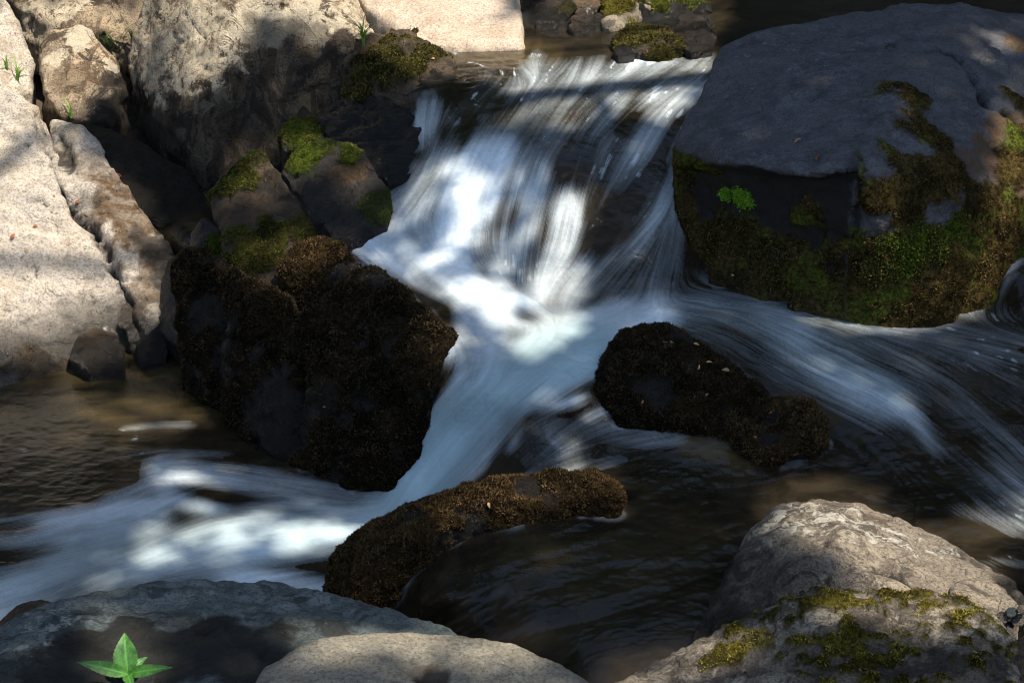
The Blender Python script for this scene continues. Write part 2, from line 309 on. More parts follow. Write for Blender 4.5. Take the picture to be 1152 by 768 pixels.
# second drop, a smooth tongue
B([(745,356),(680,375),(610,402),(545,450),(490,510),(446,568)], 37, .88); B([(690,392),(640,418),(585,452),(535,505),(500,545)], 26, .84); B([(520,420),(472,500),(440,562)], 14, .97); B([(600,385),(680,362),(760,352)], 11, 1.)
B([(700,374),(620,400),(552,446),(497,506),(452,566)], 46, .84, .55); B([(640,420),(600,440),(566,475)], 22, .9); B([(690,395),(640,408)], 20, .9); B([(615,496),(640,500)], 34, .30); B([(700,478),(740,485)], 8, .5); B([(590,475),(575,505)], 5, .8); B([(600,478),(598,515)], 22, .16); B([(588,462),(558,495),(535,530),(505,552)], 11, .70); B([(650,450),(600,458)], 10, .74); B([(660,476),(700,490),(760,492)], 18, .26); B([(690,458),(664,468)], 10, .42); B([(560,548),(640,528),(700,518)], 9, .20); B([(530,560),(500,572)],12,.5)
# right hand flow, broad and thin
B([(765,345),(815,350)], 15, .74); B([(820,352),(950,402),(1080,450),(1140,530)], 85, .25, .1); B([(900,375),(1050,400),(1200,450)], 40, .26, .1); B([(800,345),(870,370),(940,412),(1000,448)], 52, .42, .1); B([(790,350),(850,362),(900,385)], 16, .50, 0); B([(880,400),(950,440),(985,458)], 14, .44, 0); B([(930,380),(1010,405),(1080,440)], 26, .26, .1)
B([(1002,455),(1030,470),(1055,510)], 15, .50, .1); B([(1040,400),(1120,425),(1200,450)], 46, .26, .1); B([(1060,480),(1100,530),(1130,570)], 30, .15, .1); B([(800,392),(860,425)],10,.10); B([(1072,572),(1130,590),(1200,606)], 14, .30, .1); B([(1110,628),(1200,640)], 8, .34)
B([(1060,350),(1150,352)], 14, .30, .1); B([(1108,308),(1104,335)], 7, .7, .1); B([(1145,290),(1122,325)],14,.35); B([(1040,372),(1152,380)],18,.16); B([(930,520),(1000,560)], 34, .10)
# brown pool sliding over its ledge, its sheen painted as thin foam
B([(760,640),(640,680),(560,740)], 60, .10, .2); B([(470,640),(447,662),(430,675)],7,.42); B([(700,560),(800,580)], 40, .08)
# left pool
B([(430,578),(340,590),(240,612),(150,640),(60,670),(-60,700)], 50, .78); B([(400,558),(300,542),(230,535),(180,528)], 22, .58); B([(180,560),(120,590),(40,600),(-80,600)], 30, .62); B([(118,590),(128,622)],12,.85); B([(245,572),(200,562)],12,.85)
B([(170,585),(60,640),(-60,680)], 34, .72); B([(330,600),(240,612)],14,.95); B([(30,590),(0,590)], 16, .3); B([(175,556),(120,562)],9,.25); B([(250,655),(385,668)], 22, .76); B([(300,570),(350,575)],10,.6); B([(180,655),(240,645)],12,.55)
B([(140,484),(170,480),(215,478)], 8, .26, 0); B([(90,500),(190,510),(260,508)], 10, .2, 0); B([(425,590),(400,640)],20,.9); B([(0,520),(80,520),(150,512)], 12, .18); B([(215,272),(180,280)], 10, .2)
FO = lic(blur(FO, 2) * (.90 + .20 * L_huge), 9, 1.4)
L_soft = norm01(lic(nz(3), 34, 1.6)); stre = (.26 * L_med + .30 * L_fine + .20 * L_soft + .24 * L_big) - .5
DEEPM = np.zeros(GX.shape); brush(DEEPM, [(660,395),(600,415),(540,460),(490,515),(450,565)], 58, .9, .4); SMO = np.zeros(GX.shape); brush(SMO, [(740,355),(680,375),(600,410),(540,460),(480,520),(440,570)], 52, .30, .5); brush(SMO, [(420,570),(250,590),(60,650)], 70, .55, .5); brush(SMO, [(420,280),(520,330),(560,370),(640,360)], 60, .9, .5)
amp = (.20 + 4 * FO * (1 - FO) * .42) * (1 - SMO * .8)
foam = FO * .86 + stre * amp * .95 + (L_huge - .5) * (.28 + .12 * SMO) * (FO > .12) + (L_big - .5) * .14 * FO + .16 * fbm(BASE.reshape(-1, 3), 6, 4, 71).reshape(GX.shape) * FO * (1 - DEEPM)
GLINT = np.zeros(GX.shape); brush(GLINT, [(540,90),(640,110),(780,90)], 70, 1., .5); brush(GLINT, [(720,130),(690,220)], 60, .6, .3); brush(GLINT, [(660,600),(780,590),(760,660)], 70, .3, .2); brush(GLINT, [(1060,370),(1200,400)], 50, .6); brush(GLINT, [(1100,590),(1200,630)], 40, .8); brush(GLINT, [(0,500),(120,510),(200,500)], 40, .6); brush(GLINT, [(480,55),(600,60)], 20, .9); brush(GLINT, [(560,200),(560,300)], 60, .5)
foam = np.where(FO < .12, foam * .5, foam); foam = foam + GLINT * .5 * ss(L_short * .8 + .2 * L_fine, .80, .93) * ss(fbm(BASE.reshape(-1, 3), 9, 3, 93).reshape(GX.shape), -.1, .25)  # glints painted as white flecks in the foam value
foam = np.clip((foam - .10) / .86, 0, 1) ** 1.25
TURB = blur(FO * (1.1 - FO * .55), 8) * (1 - .75 * DEEPM)
# surface relief: crests along the flow, cross ripples on the quiet pools
P0 = BASE.reshape(-1, 3)
RUN = np.zeros(GX.shape); brush(RUN, [(1100,540),(900,560),(700,620),(560,660),(470,700)], 110, 1., .5); brush(RUN, [(780,360),(1000,420),(1152,480)], 90, .8, .4); brush(RUN, [(480,100),(640,110),(790,100)], 60, .45, .4)
rip = fbm(P0 * np.array([1, 1.6, 1]), 16, 3, 5).reshape(GX.shape); rip2 = fbm(P0 * np.array([1, 2.2, 1]), 48, 2, 9).reshape(GX.shape)
lump = fbm(P0, 5.5, 3, 3).reshape(GX.shape)
disp = TURB * (.008 * (L_big - .5) + .004 * (L_med - .5) + .016 * lump + .016 * (L_huge - .5)) + .0011 * rip + .0007 * rip2 + .0015 * (L_short - .5) * (.5 + TURB) + RUN * (.0022 * (L_med - .5) + .011 * (blur(L_big, 2) - .5) + .012 * (L_huge - .5) + .0012 * rip)
def grid_normals(Pg):
    du = np.gradient(Pg, axis=1); dv = np.gradient(Pg, axis=0); n = np.cross(du, dv); n /= np.linalg.norm(n, axis=2)[..., None] + 1e-12
    n[n[..., 2] < 0] *= -1; return n
WN = grid_normals(blur(BASE, 4) if False else BASE)
WATER = BASE + WN * disp[..., None]

def water_mat():
    n = N('stream_water'); f = n.attr('foam')
    fc = n.mix(n.mr(n.noise(60, 4), .3, .7), (.62, .73, .78), (.76, .82, .84))
    dark = n.mix(n.mr(n.noise(7, 4, .6, dist=1), .35, .65), (.012, .0095, .006), (.027, .021, .013))
    bed = n.attr('gold'); dark = n.mix(bed, dark, (.11, .08, .03))  # amber bed tone with painted reflection streaks
    fc = n.mix(n.attr('deep'), fc, (.42, .59, .62)); col = n.mix(f, dark, fc); n.l(col, n.b.inputs['Base Color'])
    n.put(n.b.inputs['Roughness'], n.mr(f, 0, .6, .10, .55)); n.b.inputs['IOR'].default_value = 1.33
    n.put(n.b.inputs['Alpha'], n.mr(f, 0, .5, .94, 1))
    n.l(n.bump(n.noise(130, 3, .6), .25, .004), n.b.inputs['Normal'])
    return n.m
GOLD = np.zeros(GX.shape); brush(GOLD, [(770,500),(800,508),(830,515)], 20, .6, .0); brush(GOLD, [(800,515),(842,525)], 9, .5, .0)
brush(GOLD, [(-50,455),(100,455),(220,440)], 75, .38, .1); brush(GOLD, [(520,55),(620,62)], 22, .55, .1); brush(GOLD, [(820,10),(1152,5)], 40, .12, .1); brush(GOLD, [(770,80),(800,72)], 9, .5)
brush(GOLD, [(600,640),(760,620)], 60, .12); pass
GOLD *= np.clip(.15 + .7 * L_big + .9 * (L_med - .3), 0, 1.4)  # streaks: reflection of the sunlit boulder painted into the amber water
DEEP = np.zeros(GX.shape); brush(DEEP, [(660,395),(600,415),(540,460),(490,515),(450,565)], 58, .85, .3); brush(DEEP, [(400,600),(200,610),(0,660)], 70, .5, .1); brush(DEEP, [(800,360),(1000,430)], 70, .4, .1)
idx = np.arange(HH * WW).reshape(HH, WW)
def quads(ix): return np.stack([ix[:-1, :-1], ix[1:, :-1], ix[1:, 1:], ix[:-1, 1:]], -1).reshape(-1, 4)
water = mesh_np('water', WATER.reshape(-1, 3), quads(idx), water_mat(), attrs={'foam': foam.ravel(), 'gold': np.clip(GOLD, 0, 1).ravel(), 'deep': DEEP.ravel()}, origin=np.zeros(3))
set_props(water, kind='structure')

# stream bed under the water and the valley floor around it
k = 10; bp = BASE[::k, ::k].copy(); bp[..., 2] -= .16 + .04 * fbm(bp.reshape(-1, 3), 4, 3).reshape(bp.shape[:2])
bi = np.arange(bp.shape[0] * bp.shape[1]).reshape(bp.shape[:2])
set_props(mesh_np('stream_bed', bp.reshape(-1, 3), quads(bi), M['bed'], origin=np.zeros(3)), kind='structure')
xs = np.concatenate([np.linspace(-60, -6, 40), np.linspace(-5.9, 5.9, 120), np.linspace(6, 60, 40)]); ys = np.concatenate([np.linspace(-20, 3, 20), np.linspace(3.1, 16, 120), np.linspace(16.3, 90, 50)])
XX, YY = np.meshgrid(xs, ys)
bedz = np.interp(YY, [-20, 2, 5, 6.4, 7.4, 12, 90], [-1.4, -.9, -.55, -.1, .4, .5, 6])
side = np.maximum(np.abs(XX + .2 - .12 * (YY - 6)) - 2.2, 0); ZZ = bedz + .55 * np.minimum(side, 6) ** 1.15 + .16 * np.maximum(side - 6, 0)
lb = ss(-XX, .9, 2.2) * ss(YY, 8.2, 9.6); ZZ += lb * .9 + np.maximum(YY - 13, 0) * .45 * (YY < 40) + (YY >= 40) * 12.15
Pg = np.stack([XX, YY, ZZ], -1); Pg[..., 2] += .12 * fbm(Pg.reshape(-1, 3), 1.2, 5).reshape(XX.shape)
gi = np.arange(XX.size).reshape(XX.shape)
set_props(mesh_np('ground', Pg.reshape(-1, 3), quads(gi), M['soil'], origin=np.zeros(3)), kind='structure')

# ------------------------------------------------------------------ rocks
def hull(front, back=.4, base=None, shrink=.8):
    f = np.array(front, float); P = PY(f[:, 0], f[:, 1], f[:, 2]); c = f[:, :2].mean(0)
    g = f.copy(); g[:, :2] = c + (g[:, :2] - c) * shrink; out = [P, PY(g[:, 0], g[:, 1], g[:, 2] + back)]
    if base is not None:
        lo = P[P[:, 2] < P[:, 2].min() + .4 * np.ptp(P[:, 2]) + .01].copy(); lo[:, 2] = np.minimum(lo[:, 2], base); out.append(lo)
        lb_ = out[1][out[1][:, 2] < out[1][:, 2].min() + .4 * np.ptp(out[1][:, 2]) + .01].copy(); lb_[:, 2] = np.minimum(lb_[:, 2], base); out.append(lb_)
    return np.concatenate(out)
def remeshed(hulls, voxel):
    bm = bmesh.new()
    for h in hulls:
        b2 = bmesh.new(); vs = [b2.verts.new(p) for p in h]; r = bmesh.ops.convex_hull(b2, input=vs)
        junk = [g for g in r['geom_interior'] + r['geom_unused'] if isinstance(g, bmesh.types.BMVert)]
        bmesh.ops.delete(b2, geom=list(set(junk)), context='VERTS'); bmesh.ops.recalc_face_normals(b2, faces=b2.faces)
        mt = bpy.data.meshes.new('t'); b2.to_mesh(mt); b2.free(); bm.from_mesh(mt); bpy.data.meshes.remove(mt)
    mt = bpy.data.meshes.new('t'); bm.to_mesh(mt); bm.free(); o = bpy.data.objects.new('t', mt); COL.objects.link(o)
    md = o.modifiers.new('r', 'REMESH'); md.mode = 'VOXEL'; md.voxel_size = voxel
    dg = bpy.context.evaluated_depsgraph_get(); me = bpy.data.meshes.new_from_object(o.evaluated_get(dg)); bpy.data.objects.remove(o)
    v = np.empty(len(me.vertices) * 3, np.float32); me.vertices.foreach_get('co', v); v = v.reshape(-1, 3).astype(float)
    fl = [tuple(p.vertices) for p in me.polygons]; f = np.array([q if len(q) == 4 else (*q, q[-1]) for q in fl if len(q) in (3, 4)]); bpy.data.meshes.remove(me)
    return v, f[f[:, 2] != f[:, 3]]
def vnorm(v, f):
    n = np.cross(v[f[:, 2]] - v[f[:, 0]], v[f[:, 3]] - v[f[:, 1]]); o = np.zeros_like(v)
    for k in range(4):
        for c in range(3): o[:, c] += np.bincount(f[:, k], n[:, c], len(v))
    return o / (np.linalg.norm(o, axis=1)[:, None] + 1e-12)
def smooth(v, f, it):
    a = np.concatenate([f[:, 0], f[:, 1], f[:, 2], f[:, 3]]); b = np.concatenate([f[:, 1], f[:, 2], f[:, 3], f[:, 0]])
    cnt = np.bincount(a, minlength=len(v)).astype(float)[:, None]
    for _ in range(it):
        s = np.stack([np.bincount(a, v[b, c], len(v)) for c in range(3)], 1); v = v * .4 + .6 * s / np.maximum(cnt, 1)
    return v
ALLROCK = {}
def rock(name, label, cat, hulls, mat, voxel=.014, sm=8, n1=.02, n2=.008, ridge=.0, sc=3.5, wetz=None, wetw=.05, base_moss=0., up_moss=0., blobs=(), tufts=None, cracks=(), seed=0, group=None, tuft_size=.007, detail=.0015, zone=None, wetrock=0.):
    seed = seed or (abs(hash_str(label)) % 997)
    v, f = remeshed(hulls, voxel); v = smooth(v, f, max(1, int(sm * .45))); nn = vnorm(v, f)
    d = n1 * fbm(v, sc, 4, seed) + 1.5 * n2 * fbm(v, sc * 5, 4, seed + 9) + 1.8 * detail * fbm(v, 45, 3, seed + 5)
    cr = np.abs(fbm(v * np.array([1, 1, 1.5]), sc * 2.2, 4, seed + 50)); d -= (n2 * 1.3 + .002) * (1 - ss(cr, 0, .09)) * ss(fbm(v, 3, 2, seed + 51), -.1, .2)
    if ridge: d -= ridge * (1 - np.abs(fbm(v * np.array([1, 1, 1.8]), sc * 1.3, 3, seed + 20))) ** 6
    v = v + nn * d[:, None]
    att = {k: np.zeros(len(v)) for k in ('moss', 'wet', 'pale', 'dark', 'rust')}
    bv = BVHTree.FromPolygons([tuple(p) for p in v], [tuple(int(i) for i in q) for q in f]) if (blobs or cracks) else None
    def hit(px, py):
        d_ = ray(px, py); d_ = d_ / np.linalg.norm(d_); h = bv.ray_cast(Vector(CAM), Vector(d_)); 
        return np.array(h[0]) if h[0] is not None else None
    for path, wd, dp in cracks:             # cracks as grooves cut into the stone
        hp = [hit(*p) for p in path]; hp = [p for p in hp if p is not None]
        dd = np.full(len(v), 9.); vv = v + .02 * np.stack([fbm(v, 9, 3, seed + 41), fbm(v, 9, 3, seed + 42), fbm(v, 9, 3, seed + 43)], 1)
        for a, b in zip(hp[:-1], hp[1:]):
            ab = b - a; t = np.clip(((vv - a) @ ab) / (ab @ ab), 0, 1); dd = np.minimum(dd, np.linalg.norm(vv - a - t[:, None] * ab, axis=1))
        g = np.exp(-(dd / wd) ** 2); v = v - nn * (g * dp)[:, None]; att['dark'] = np.maximum(att['dark'], ss(g + .35 * fbm(v, 30, 3, seed + 44), .3, .75) * .85)
    nn = vnorm(v, f); nf = fbm(v, 11, 5, seed + 30); nb = fbm(v, 4, 3, seed + 33)
    if base_moss or up_moss: att['moss'] = ss(base_moss * 1.6 - .8 + up_moss * np.maximum(nn[:, 2], 0) + .8 * nf + .4 * nb, -.05, .2)
    for kind, px, py, r, st in blobs:
        c = hit(px, py)
        if c is None: continue
        q = np.linalg.norm(v - c, axis=1) / r; q = q + .55 * nf + .25 * nb
        kk = (1 - ss(q, .8, 1.0)) * abs(st)
        if st < 0: att[kind] = att[kind] * (1 - kk)
        else: att[kind] = np.maximum(att[kind], kk)
    if zone: zone(v, nn, att, nf)
    if wetrock: att['wet'] = np.maximum(att['wet'], wetrock * (1 - att['moss']))
    if wetz is not None: att['wet'] = np.maximum(att['wet'], 1 - ss(v[:, 2] - wetz + .03 * nf, 0, wetw))
    if att['moss'].max() > .1: v = v + nn * (att['moss'] * (.3 + .7 * vn(v * 38, seed + 2) + .9 * vn(v * 90, seed + 4)) * tuft_size)[:, None]
    o = mesh_np(name, v, f, mat, attrs=att); set_props(o, label, cat, group)
    if tufts:
        key, dens, thr = tufts
        a = v[f[:, 0]]; A = np.linalg.norm(np.cross(v[f[:, 2]] - a, v[f[:, 3]] - v[f[:, 1]]), axis=1) / 2
        fm = att['moss'][f].mean(1) * (nn[f].mean(1)[:, 2] > -.35) * (nn[f].mean(1)[:, 1] < .55); pr = A * np.where(fm > thr, fm, 0); tot = pr.sum()
        if tot > 0:
            ct = min(int(tot * dens * 2.6), 110000); pick = RNG.choice(len(f), ct, p=pr / tot); u = RNG.random((ct, 2))
            q = v[f[pick]]; p = (q[:, 0] * (1 - u[:, :1]) + q[:, 1] * u[:, :1]) * (1 - u[:, 1:]) + (q[:, 3] * (1 - u[:, :1]) + q[:, 2] * u[:, :1]) * u[:, 1:]
            nrm = nn[f[pick, 0]]; clump = vn(p * 45, seed + 3); T, Fc, tn = tuft_geo(p, nrm, tuft_size * .68 * (.5 + clump), ct)
            tint = np.repeat(np.clip(.15 + .9 * clump * RNG.random(ct) + .25 * vn(p * 8, seed), 0, 1), 3)
            mo = mesh_np('moss', T, Fc, MM[key], smooth=False, attrs={'tint': tint}, parent=o); set_props(mo, kind='stuff')
    return o
def tuft_geo(p, nrm, size, ct):
    d = nrm + RNG.normal(0, .75, (ct, 3)); d[:, 2] += .2; d /= np.linalg.norm(d, axis=1)[:, None]; t = np.cross(d, RNG.normal(0, 1, (ct, 3))); t /= np.linalg.norm(t, axis=1)[:, None] + 1e-9
    s = size[:, None] * (.6 + .9 * RNG.random((ct, 1))); T = np.stack([p - t * s * .3, p + t * s * .3, p + d * s], 1).reshape(-1, 3)
    return T, np.arange(ct * 3).reshape(-1, 3), None
def hash_str(s):
    h = 7
    for c in s: h = (h * 31 + ord(c)) % 1000003
    return h

# --- left bank
def below(line, v, nf, soft=.02, wob=.05):
    L = np.array(line, float); P = PY(L[:, 0], L[:, 1], L[:, 2]); o = np.argsort(P[:, 0]); zb = np.interp(v[:, 0], P[o, 0], P[o, 2])
    return ss(zb - v[:, 2] + wob * nf, -soft, soft)
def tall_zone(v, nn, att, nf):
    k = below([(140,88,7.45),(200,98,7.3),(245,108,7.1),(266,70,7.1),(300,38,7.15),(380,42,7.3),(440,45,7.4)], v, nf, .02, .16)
    att['dark'] = np.maximum(att['dark'], k * .80); att['pale'] = np.maximum(att['pale'] * (1 - k), (1 - k) * .6)  # lower part darkened in colour: dark stone plus painted shade
rock('boulder', 'huge pale sunlit boulder sloping into the left pool', 'boulder', [
  hull([(-260,30,7.2),(-100,60,7.0),(0,90,6.95),(40,122,6.8),(70,190,6.60),(116,270,6.44),(147,350,6.28),(132,398,6.15),(60,422,6.0),(0,440,5.85),(-260,500,5.6)], .6, -.25),
  hull([(60,138,6.9),(92,142,6.85),(115,172,6.75),(150,225,6.6),(188,262,6.48),(200,280,6.4),(190,330,6.27),(178,365,6.15),(150,385,6.1),(118,320,6.32),(72,205,6.6)], .5, -.2)],
  M['pale'], .012, 3, .024, .008, .016, wetz=.10, wetw=.12,
  blobs=[('rust',140,215,.14,1.),('rust',165,250,.16,1.),('rust',190,285,.12,1.),('rust',110,245,.06,1.),('rust',80,180,.06,.8),('rust',145,350,.06,1.),('rust',128,300,.04,.9),('dark',95,225,.05,.6),('dark',150,375,.07,.7),('rust',120,200,.10,.7),('rust',175,320,.07,.8),('wet',185,270,.10,.8),('wet',170,385,.09,.9),('wet',190,310,.06,.8),('rust',100,180,.08,.5),('pale',40,60,.2,.8),('moss',50,430,.14,.6),('moss',100,415,.08,.7)],
  cracks=[([(48,140),(62,175),(80,215),(100,250),(120,300),(138,340),(150,380),(152,410)], .026, .085), ([(80,205),(74,160),(55,145)], .022, .04), ([(85,215),(70,190),(68,160)], .02, .03), ([(20,210),(60,240),(90,262)], .004, .01), ([(30,285),(48,300),(40,330)], .004, .01), ([(-20,170),(30,165),(60,190)], .005, .012), ([(100,320),(118,355),(112,390)], .006, .012)], tufts=('brown', 9000, .4))
rock('boulder', 'pale rounded boulder at the top left corner beside the frame', 'boulder', [
  hull([(-90,-60,7.9),(-20,-30,7.7),(8,5,7.6),(22,35,7.5),(38,75,7.4),(36,100,7.3),(0,98,7.25),(-90,90,7.2)], .5, .4)], M['pale'], .016, 8, .02, .008)
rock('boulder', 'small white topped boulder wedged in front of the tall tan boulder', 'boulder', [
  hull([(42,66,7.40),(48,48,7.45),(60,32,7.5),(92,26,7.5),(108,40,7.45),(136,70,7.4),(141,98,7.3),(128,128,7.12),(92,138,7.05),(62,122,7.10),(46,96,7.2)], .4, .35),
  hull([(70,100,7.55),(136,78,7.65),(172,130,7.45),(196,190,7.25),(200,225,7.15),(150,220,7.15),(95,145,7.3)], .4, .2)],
  M['tan'], .013, 6, .018, .009, .01, zone=lambda v, nn, att, nf: att.__setitem__('dark', np.maximum(att['dark'], .93 * below([(40,122,7.15),(90,126,7.1),(118,112,7.18),(145,85,7.35),(170,85,7.3),(215,100,7.1)], v, nf, .02, .06))), blobs=[('pale',90,40,.10,1.),('pale',60,65,.07,1.),('pale',125,75,.05,.9),('dark',170,170,.2,.85),('dark',195,215,.15,.9),('rust',80,85,.08,.6)])  # dark wedge: the shadow low on this boulder, painted into its colour
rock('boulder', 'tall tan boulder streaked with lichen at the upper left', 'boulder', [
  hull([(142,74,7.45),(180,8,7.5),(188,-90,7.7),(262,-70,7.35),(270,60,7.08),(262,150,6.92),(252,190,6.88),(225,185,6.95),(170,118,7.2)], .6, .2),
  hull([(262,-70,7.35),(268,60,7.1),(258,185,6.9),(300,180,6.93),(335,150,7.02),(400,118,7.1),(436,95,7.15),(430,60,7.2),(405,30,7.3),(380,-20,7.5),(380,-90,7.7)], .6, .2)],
  M['tan'], .013, 2, .014, .006, .008, blobs=[('pale',230,40,.17,.8),('pale',215,90,.10,.7),('pale',190,60,.10,.7),('pale',330,10,.18,1.),('pale',375,25,.08,1.),('pale',290,25,.07,.9),('dark',240,150,.17,.75),('dark',350,90,.25,.6),('rust',275,150,.12,.5)], zone=tall_zone,  # dark blobs deepen the painted shade on the lower half
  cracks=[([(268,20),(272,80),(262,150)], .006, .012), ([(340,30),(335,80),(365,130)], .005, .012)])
rock('boulder', 'lichened boulder in the far top left behind the small white topped one', 'boulder', [
  hull([(0,-60,8.6),(60,-30,8.5),(15,5,8.3),(60,28,8.2),(95,20,8.2),(150,40,8.3),(190,20,8.5),(200,-60,8.8)], .5, .5)], M['tan'], .02, 6, .03, .012, .01, blobs=[('pale',60,5,.2,.7)])
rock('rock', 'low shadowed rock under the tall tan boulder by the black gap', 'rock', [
  hull([(95,140,7.05),(150,160,6.95),(215,195,6.88),(245,240,6.7),(240,266,6.55),(215,268,6.5),(160,240,6.6),(120,180,6.8)], .3, .15)], M['black'], .014, 3, .015, .008, zone=lambda v, nn, att, nf: att.__setitem__('dark', att['dark'] + .97))  # blackened all over: shade of the gap painted into the colour
rock('rock', 'round brown and gold wet rock at the foot of the pale sunlit boulder', 'rock', [
  hull([(78,402,5.98),(86,378,6.02),(108,368,6.05),(130,374,6.03),(141,392,5.98),(138,412,5.93),(100,418,5.9)], .2, -.15)], M['brownrock'], .008, 4, .008, .005, blobs=[('rust',105,378,.05,1.)], wetz=.12, wetw=.06)
rock('rock', 'narrow black glistening rock at the back of the left pool', 'rock', [
  hull([(152,385,6.12),(160,362,6.18),(178,352,6.2),(190,372,6.15),(186,402,6.05),(160,412,6.0)], .2, -.15)], M['black'], .008, 3, .008, .006, wetz=.3)
rock('rock', 'bluish wet rock standing in the shadow behind the left pool', 'rock', [
  hull([(180,330,6.25),(192,292,6.35),(215,285,6.3),(232,320,6.15),(238,380,6.0),(200,392,6.05),(180,370,6.15)], .3, -.15)], M['slate'], .011, 5, .01, .006, wetz=.4)

# --- mossy rocks left of the fall
rock('rock', 'pyramid shaped mossy rock with wet ridge left of the fall', 'rock', [
  hull([(236,222,6.25),(254,196,6.3),(286,170,6.34),(294,172,6.33),(334,214,6.2),(376,262,6.08),(372,285,5.95),(330,318,5.85),(285,318,5.85),(255,275,5.98)], .4, .15)],
  M['brownrock'], .010, 4, .014, .008, .012, wetrock=.45, blobs=[('moss',262,200,.10,1.),('moss',300,280,.14,1.),('moss',345,262,.10,.9),('moss',290,180,.05,.8),('rust',275,235,.08,.7),('wet',320,205,.09,.9),('wet',285,230,.08,.7),('moss',270,300,.1,.9)], tufts=('green', 14000, .4))
rock('rock', 'dark slanting rock fringed with green moss below the pyramid', 'rock', [
  hull([(214,262,6.15),(228,246,6.15),(248,258,6.1),(268,292,5.98),(262,310,5.9),(225,300,5.98),(212,285,6.05)], .25, .0)], M['black'], .009, 4, .01, .006, blobs=[('moss',252,275,.06,1.)], wetz=.3, tufts=('green', 14000, .4))
rock('rock', 'rounded moss topped rock touching the left edge of the fall', 'rock', [
  hull([(314,192,6.25),(332,166,6.3),(366,157,6.32),(392,160,6.3),(415,182,6.2),(442,212,6.1),(436,245,6.0),(405,268,5.95),(378,266,5.95),(340,225,6.1)], .4, .15)],
  M['black'], .010, 4, .014, .008, .008, up_moss=.2, blobs=[('moss',345,175,.08,1.),('moss',372,165,.07,.8),('rust',395,190,.08,.8),('moss',425,230,.08,.7),('wet',370,225,.12,.6),('pale',385,172,.04,.5)], tufts=('olive', 12000, .4))
rock('rock', 'small moss capped rock behind the rounded one', 'rock', [
  hull([(314,150,6.6),(325,136,6.65),(350,133,6.65),(375,145,6.6),(388,160,6.5),(350,172,6.45),(318,168,6.5)], .3, .3)], M['black'], .010, 4, .01, .006, up_moss=.6, blobs=[('moss',345,142,.10,1.)], tufts=('olive', 14000, .4))
rock('rock', 'black glistening rock at the shoulder of the upper cascade', 'rock', [
  hull([(352,128,6.7),(372,116,6.72),(400,103,6.75),(425,106,6.72),(455,120,6.6),(480,138,6.5),(478,170,6.35),(462,200,6.2),(440,205,6.2),(400,180,6.35),(365,150,6.5)], .4, .3)],
  M['black'], .010, 4, .016, .010, .012, wetz=1.2, blobs=[('rust',455,170,.06,.5)])
rock('rock', 'tiny wet stone tip between the moss cap and the black shoulder rock', 'rock', [
  hull([(335,128,6.8),(341,119,6.8),(350,128,6.75),(348,136,6.72),(336,136,6.72)], .1, .5)], M['black'], .006, 3, .004, .003, wetz=1.2)
rock('rock', 'mossy bank rock bearing a grass tuft beside the upper pool', 'rock', [
  hull([(385,75,7.0),(405,40,7.15),(440,33,7.2),(475,42,7.15),(497,58,7.0),(512,80,6.85),(500,104,6.72),(455,118,6.62),(400,112,6.7)], .4, .4)],
  M['brownrock'], .011, 5, .03, .016, .01, base_moss=.3, blobs=[('moss',440,75,.16,1.),('rust',425,55,.08,.8),('moss',480,65,.09,.9),('moss',400,95,.08,.7),('dark',500,95,.09,.8)], tufts=('olive', 12000, .35), tuft_size=.011)
rock('boulder', 'large central boulder coated in dark brown moss', 'boulder', [
  hull([(255,335,5.70),(262,302,5.78),(285,310,5.76),(328,336,5.64),(338,380,5.56),(330,450,5.42),(318,516,5.33),(290,482,5.42),(258,435,5.55),(250,390,5.65)], .5, -.25),
  hull([(345,352,5.64),(372,340,5.64),(400,308,5.70),(425,303,5.68),(468,334,5.53),(498,366,5.40),(516,400,5.28),(498,430,5.26),(470,480,5.18),(440,535,5.10),(392,528,5.14),(352,470,5.32),(342,400,5.5)], .5, -.25),
  hull([(300,380,5.64),(345,352,5.66),(385,380,5.54),(400,440,5.40),(400,528,5.17),(330,516,5.30),(300,450,5.44)], .3, -.25),
  hull([(325,300,5.85),(342,282,5.92),(365,276,5.92),(392,282,5.88),(420,302,5.78),(430,340,5.66),(340,345,5.72)], .35, .1),
  hull([(200,305,5.93),(212,286,5.98),(232,284,5.98),(258,303,5.88),(266,330,5.80),(262,395,5.66),(245,400,5.68),(215,385,5.8),(202,345,5.86)], .3, -.2)],
  M['mossdark'], .0105, 2, .018, .012, .008, base_moss=.80, wetrock=.9, wetz=.06, wetw=.12, seed=5,
  blobs=[('wet',385,305,.10,.9),('moss',385,305,.07,-.9),('rust',345,290,.05,.8),('rust',262,312,.05,.8),('wet',225,340,.13,.7),('moss',232,345,.08,-.8),('moss',310,470,.16,-.9),('dark',310,480,.16,.7),('moss',365,440,.08,-.4),('moss',480,400,.1,1)],
  cracks=[([(262,310),(275,350),(255,400)], .02, .04), ([(340,345),(342,420),(330,500)], .02, .03)], tufts=('dark', 26000, .35), tuft_size=.009)
rock('rock', 'brown moss hump on top of the central boulder', 'rock', [
  hull([(318,300,5.82),(335,280,5.88),(362,272,5.9),(385,277,5.86),(372,292,5.8),(330,312,5.76)], .2, .25)], M['mossbrown'], .009, 4, .008, .006, base_moss=.9, tufts=('brown', 30000, .3), tuft_size=.01)

